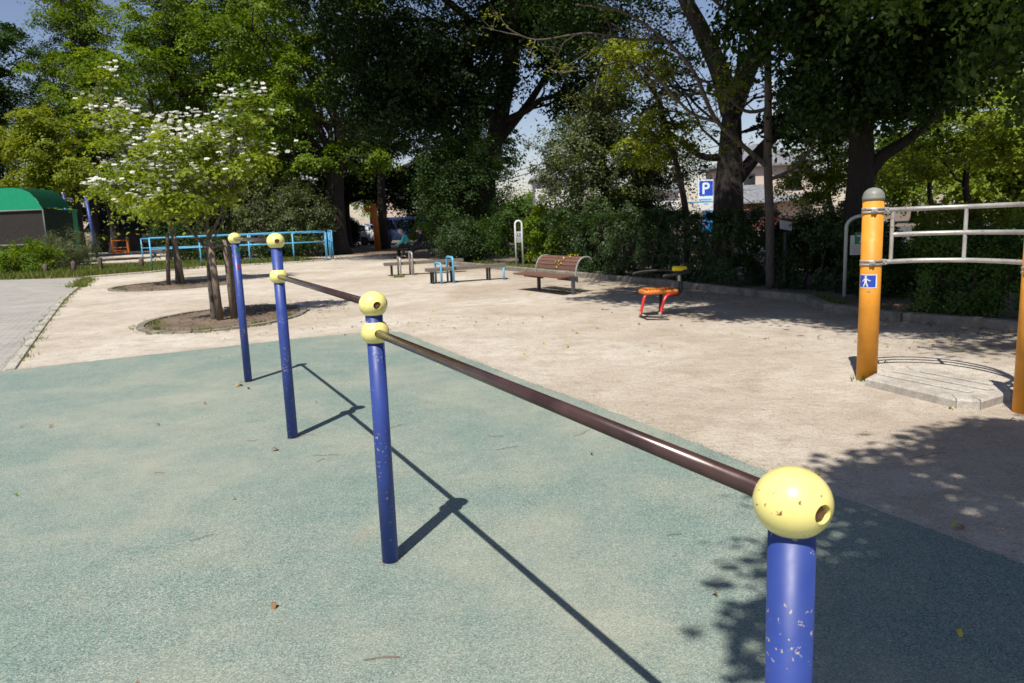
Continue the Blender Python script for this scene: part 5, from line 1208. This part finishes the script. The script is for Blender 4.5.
# far line of street trees
for i, (x, y, h, rr) in enumerate([(-48, 72, 11, 6), (-38, 68, 12, 5.5), (-33, 80, 12, 6), (-16, 90, 9, 5), (-2.5, 62, 9.5, 3.6), (3.2, 92, 4.5, 4), (10, 66, 3.6, 2.2), (31, 58, 7, 4.5), (24, 36, 6.0, 3.6), (38, 52, 9, 6)]):
    r_ = random.Random(200 + i); lo = [(x + r_.uniform(-.5, .5) * rr, y + r_.uniform(-.4, .4) * rr, h * r_.uniform(.32, .85), rr * .55, rr * .5, h * .2) for k in range(7)]
    tree('street_tree', (x, y, 0), [(x, y, h * .25), (x + .2, y, h * .5)], .25, lo, 170, 14000, .26, ['dark', 'mid', 'dark', 'mid', 'deep', 'mid', 'bright', 'mid', 'bright', 'mid'][i],
         ['far dark tree beyond the left edge of the tents', 'far green tree behind the blue climbing bars', 'far tree behind the dark shed', 'far tree behind the grey house', 'dark tree directly behind the many-stemmed shade tree', 'low far tree beside the white two-storey house', 'small bright tree left of the parking sign', 'far tree right of the pink house', 'bright green tree at the far right', 'tall far tree at the far right'][i],
         group='far trees across the street', seed=200 + i, clump=.8, flat=.5)

# ================================================================== SMALL THINGS ON THE GROUND
def leaf_thing(x, y, z, L, mat, rz, lab, grp=None, name='fallen_leaf'):
    vs = []; n = 5
    for k in range(n + 1):
        t = k / n; w = math.sin(PI * min(1, t * .92 + .04)) * L * .3; up = .012 * math.sin(t * 5) + .003
        for s in (-1, 0, 1):
            px_, py_ = (t - .5) * L, s * w
            vs.append((x + px_ * math.cos(rz) - py_ * math.sin(rz), y + px_ * math.sin(rz) + py_ * math.cos(rz), z + up + abs(s) * w * .35 + .002))
    fs = []
    for k in range(n):
        for j in (0, 1): fs.append((k * 3 + j, k * 3 + j + 1, (k + 1) * 3 + j + 1, (k + 1) * 3 + j))
    o = MB().add(vs, fs, True).build(name, M[mat], loc=(x, y, z)); return tag(o, lab, 'leaf', grp)
M['leafyellow'] = paint('dry_yellow_leaf', (.50, .42, .06), .6); M['leafbrown'] = paint('dry_brown_leaf', (.22, .12, .05), .7); M['leafgreen'] = paint('fresh_leaf', (.2, .3, .05), .5); M['leaforange'] = paint('orange_leaf', (.6, .27, .03), .6)
def inpoly(x, y, P):
    c = False; j = len(P) - 1
    for i in range(len(P)):
        if (P[i][1] > y) != (P[j][1] > y) and x < (P[j][0] - P[i][0]) * (y - P[i][1]) / (P[j][1] - P[i][1]) + P[i][0]: c = not c
        j = i
    return c
leaf_thing(2.03, 3.28, .012, .07, 'leafyellow', .2, 'curled yellow-green leaf on the shaded edge of the rubber')
leaf_thing(-2.62, 7.05, .012, .085, 'leaforange', 1.0, 'orange leaf on the rubber behind the second blue post')
leaf_thing(-1.62, 4.9, .012, .06, 'leafbrown', .6, 'brown leaf on the rubber just left of the third post shadow')
rnd = random.Random(77)
for k in range(34):
    x = rnd.uniform(-4, 1.6); y = rnd.uniform(2.0, 9.8)
    if inpoly(x, y, rub): leaf_thing(x, y, .012, rnd.uniform(.018, .045), rnd.choice(['leafbrown', 'leafbrown', 'leafyellow', 'leafgreen']), rnd.uniform(0, 6.3), 'tiny dry leaf or bud scale lying on the green rubber', 'tiny leaves on the rubber')
for k in range(60):
    x = rnd.uniform(-2, 5.2); y = rnd.uniform(3.2, 15)
    if not inpoly(x, y, rub) and inpoly(x, y, sand) and not inpoly(x, y, hexa): leaf_thing(x, y, .006, rnd.uniform(.03, .065), rnd.choice(['leafbrown', 'leafyellow', 'leafyellow', 'leafgreen']), rnd.uniform(0, 6.3), 'small yellowish leaf lying on the packed sand', 'small leaves on the sand')
for (u, v, z) in ((1.05, .44, .53), (1.13, .455, .57), (1.05, .47, .61), (1.15, .53, .665), (1.1, .545, .675), (1.23, .6, .71), (1.35, .64, .722), (1.21, .66, .722), (1.01, .43, .49), (1.15, .7, .722), (.95, .46, .6), (1.3, .58, .70), (1.4, .68, .722)):
    p = bl(u, v, z); leaf_thing(p[0], p[1], p[2], .06, 'padyellow', rnd.uniform(0, 6.3), 'small yellow leaf resting on the brown backrest of the bench', 'yellow leaves on the bench back')
def twig_thing(x, y, z, L, rz, lab, grp='thin twigs on the rubber'):
    pts = [(x + L * (t - .5) * math.cos(rz) + rnd.uniform(-.05, .05) * L, y + L * (t - .5) * math.sin(rz) + rnd.uniform(-.05, .05) * L, z + .002 + rnd.uniform(0, .004)) for t in (0, .25, .5, .75, 1)]
    o = MB().tube(spline(pts, 3), .0014, 5).build('twig', M['board'], loc=(x, y, z)); tag(o, lab, 'twig', grp)
for k in range(16):
    x = rnd.uniform(-2.6, 1.0); y = rnd.uniform(1.9, 5.5)
    twig_thing(x, y, .0125, rnd.uniform(.06, .2), rnd.uniform(-.6, 1.0), 'thin reddish-brown twig lying on the green rubber')
twig_thing(2.45, 4.3, .006, .3, .35, 'longer dark twig on the shaded sand at the right', None)

# ================================================================== CAMERA, SKY, SUN
cam = bpy.data.cameras.new('camera'); co = bpy.data.objects.new('camera', cam); COL.objects.link(co); sc.camera = co
cam.sensor_width = 36; cam.lens = 752.4 / 1024 * 36; cam.clip_start = .05; cam.clip_end = 3000
pt, rl = R(9.343), R(2.177)
fw = Vector((0, math.cos(pt), -math.sin(pt))); u0_ = Vector((0, math.sin(pt), math.cos(pt))); r0_ = Vector((1, 0, 0))
rt = r0_ * math.cos(rl) - u0_ * math.sin(rl); up_ = u0_ * math.cos(rl) + r0_ * math.sin(rl)
mw = Matrix(((rt.x, up_.x, -fw.x, 0), (rt.y, up_.y, -fw.y, 0), (rt.z, up_.z, -fw.z, 1.5), (0, 0, 0, 1)))
co.matrix_world = mw
cam.dof.use_dof = True; cam.dof.focus_distance = 2.8; cam.dof.aperture_fstop = 8

EL, AZ = R(58.2), R(20.6)       # shadows fall towards azimuth AZ (from +Y to +X)
sun = bpy.data.lights.new('sun', 'SUN'); sun.energy = 4.6; sun.angle = R(.53); sun.color = (1, .95, .87)
so = bpy.data.objects.new('sun', sun); COL.objects.link(so)
sd = Vector((-math.sin(AZ) * math.cos(EL), -math.cos(AZ) * math.cos(EL), math.sin(EL)))
so.rotation_euler = sd.to_track_quat('Z', 'Y').to_euler(); so.location = sd * 50
w = bpy.data.worlds.new('World'); sc.world = w; w.use_nodes = True
nt = w.node_tree; bg = nt.nodes['Background']; sky = nt.nodes.new('ShaderNodeTexSky'); sky.sky_type = 'NISHITA'
sky.sun_disc = False; sky.sun_elevation = EL; sky.sun_rotation = math.atan2(sd.x, sd.y); sky.air_density = 1.0; sky.dust_density = .4; sky.ozone_density = 1.2
nt.links.new(mix(nt, 1.0, sky.outputs[0], (1.08, .97, 1.02), 'MULTIPLY'), bg.inputs[0]); bg.inputs[1].default_value = .078
sc.view_settings.view_transform = 'Standard'; sc.view_settings.look = 'None'; sc.view_settings.gamma = 1; sc.view_settings.exposure = .38
sc.view_settings.use_curve_mapping = False
sc.render.engine = 'CYCLES'; sc.cycles.max_bounces = 6; sc.cycles.transparent_max_bounces = 4
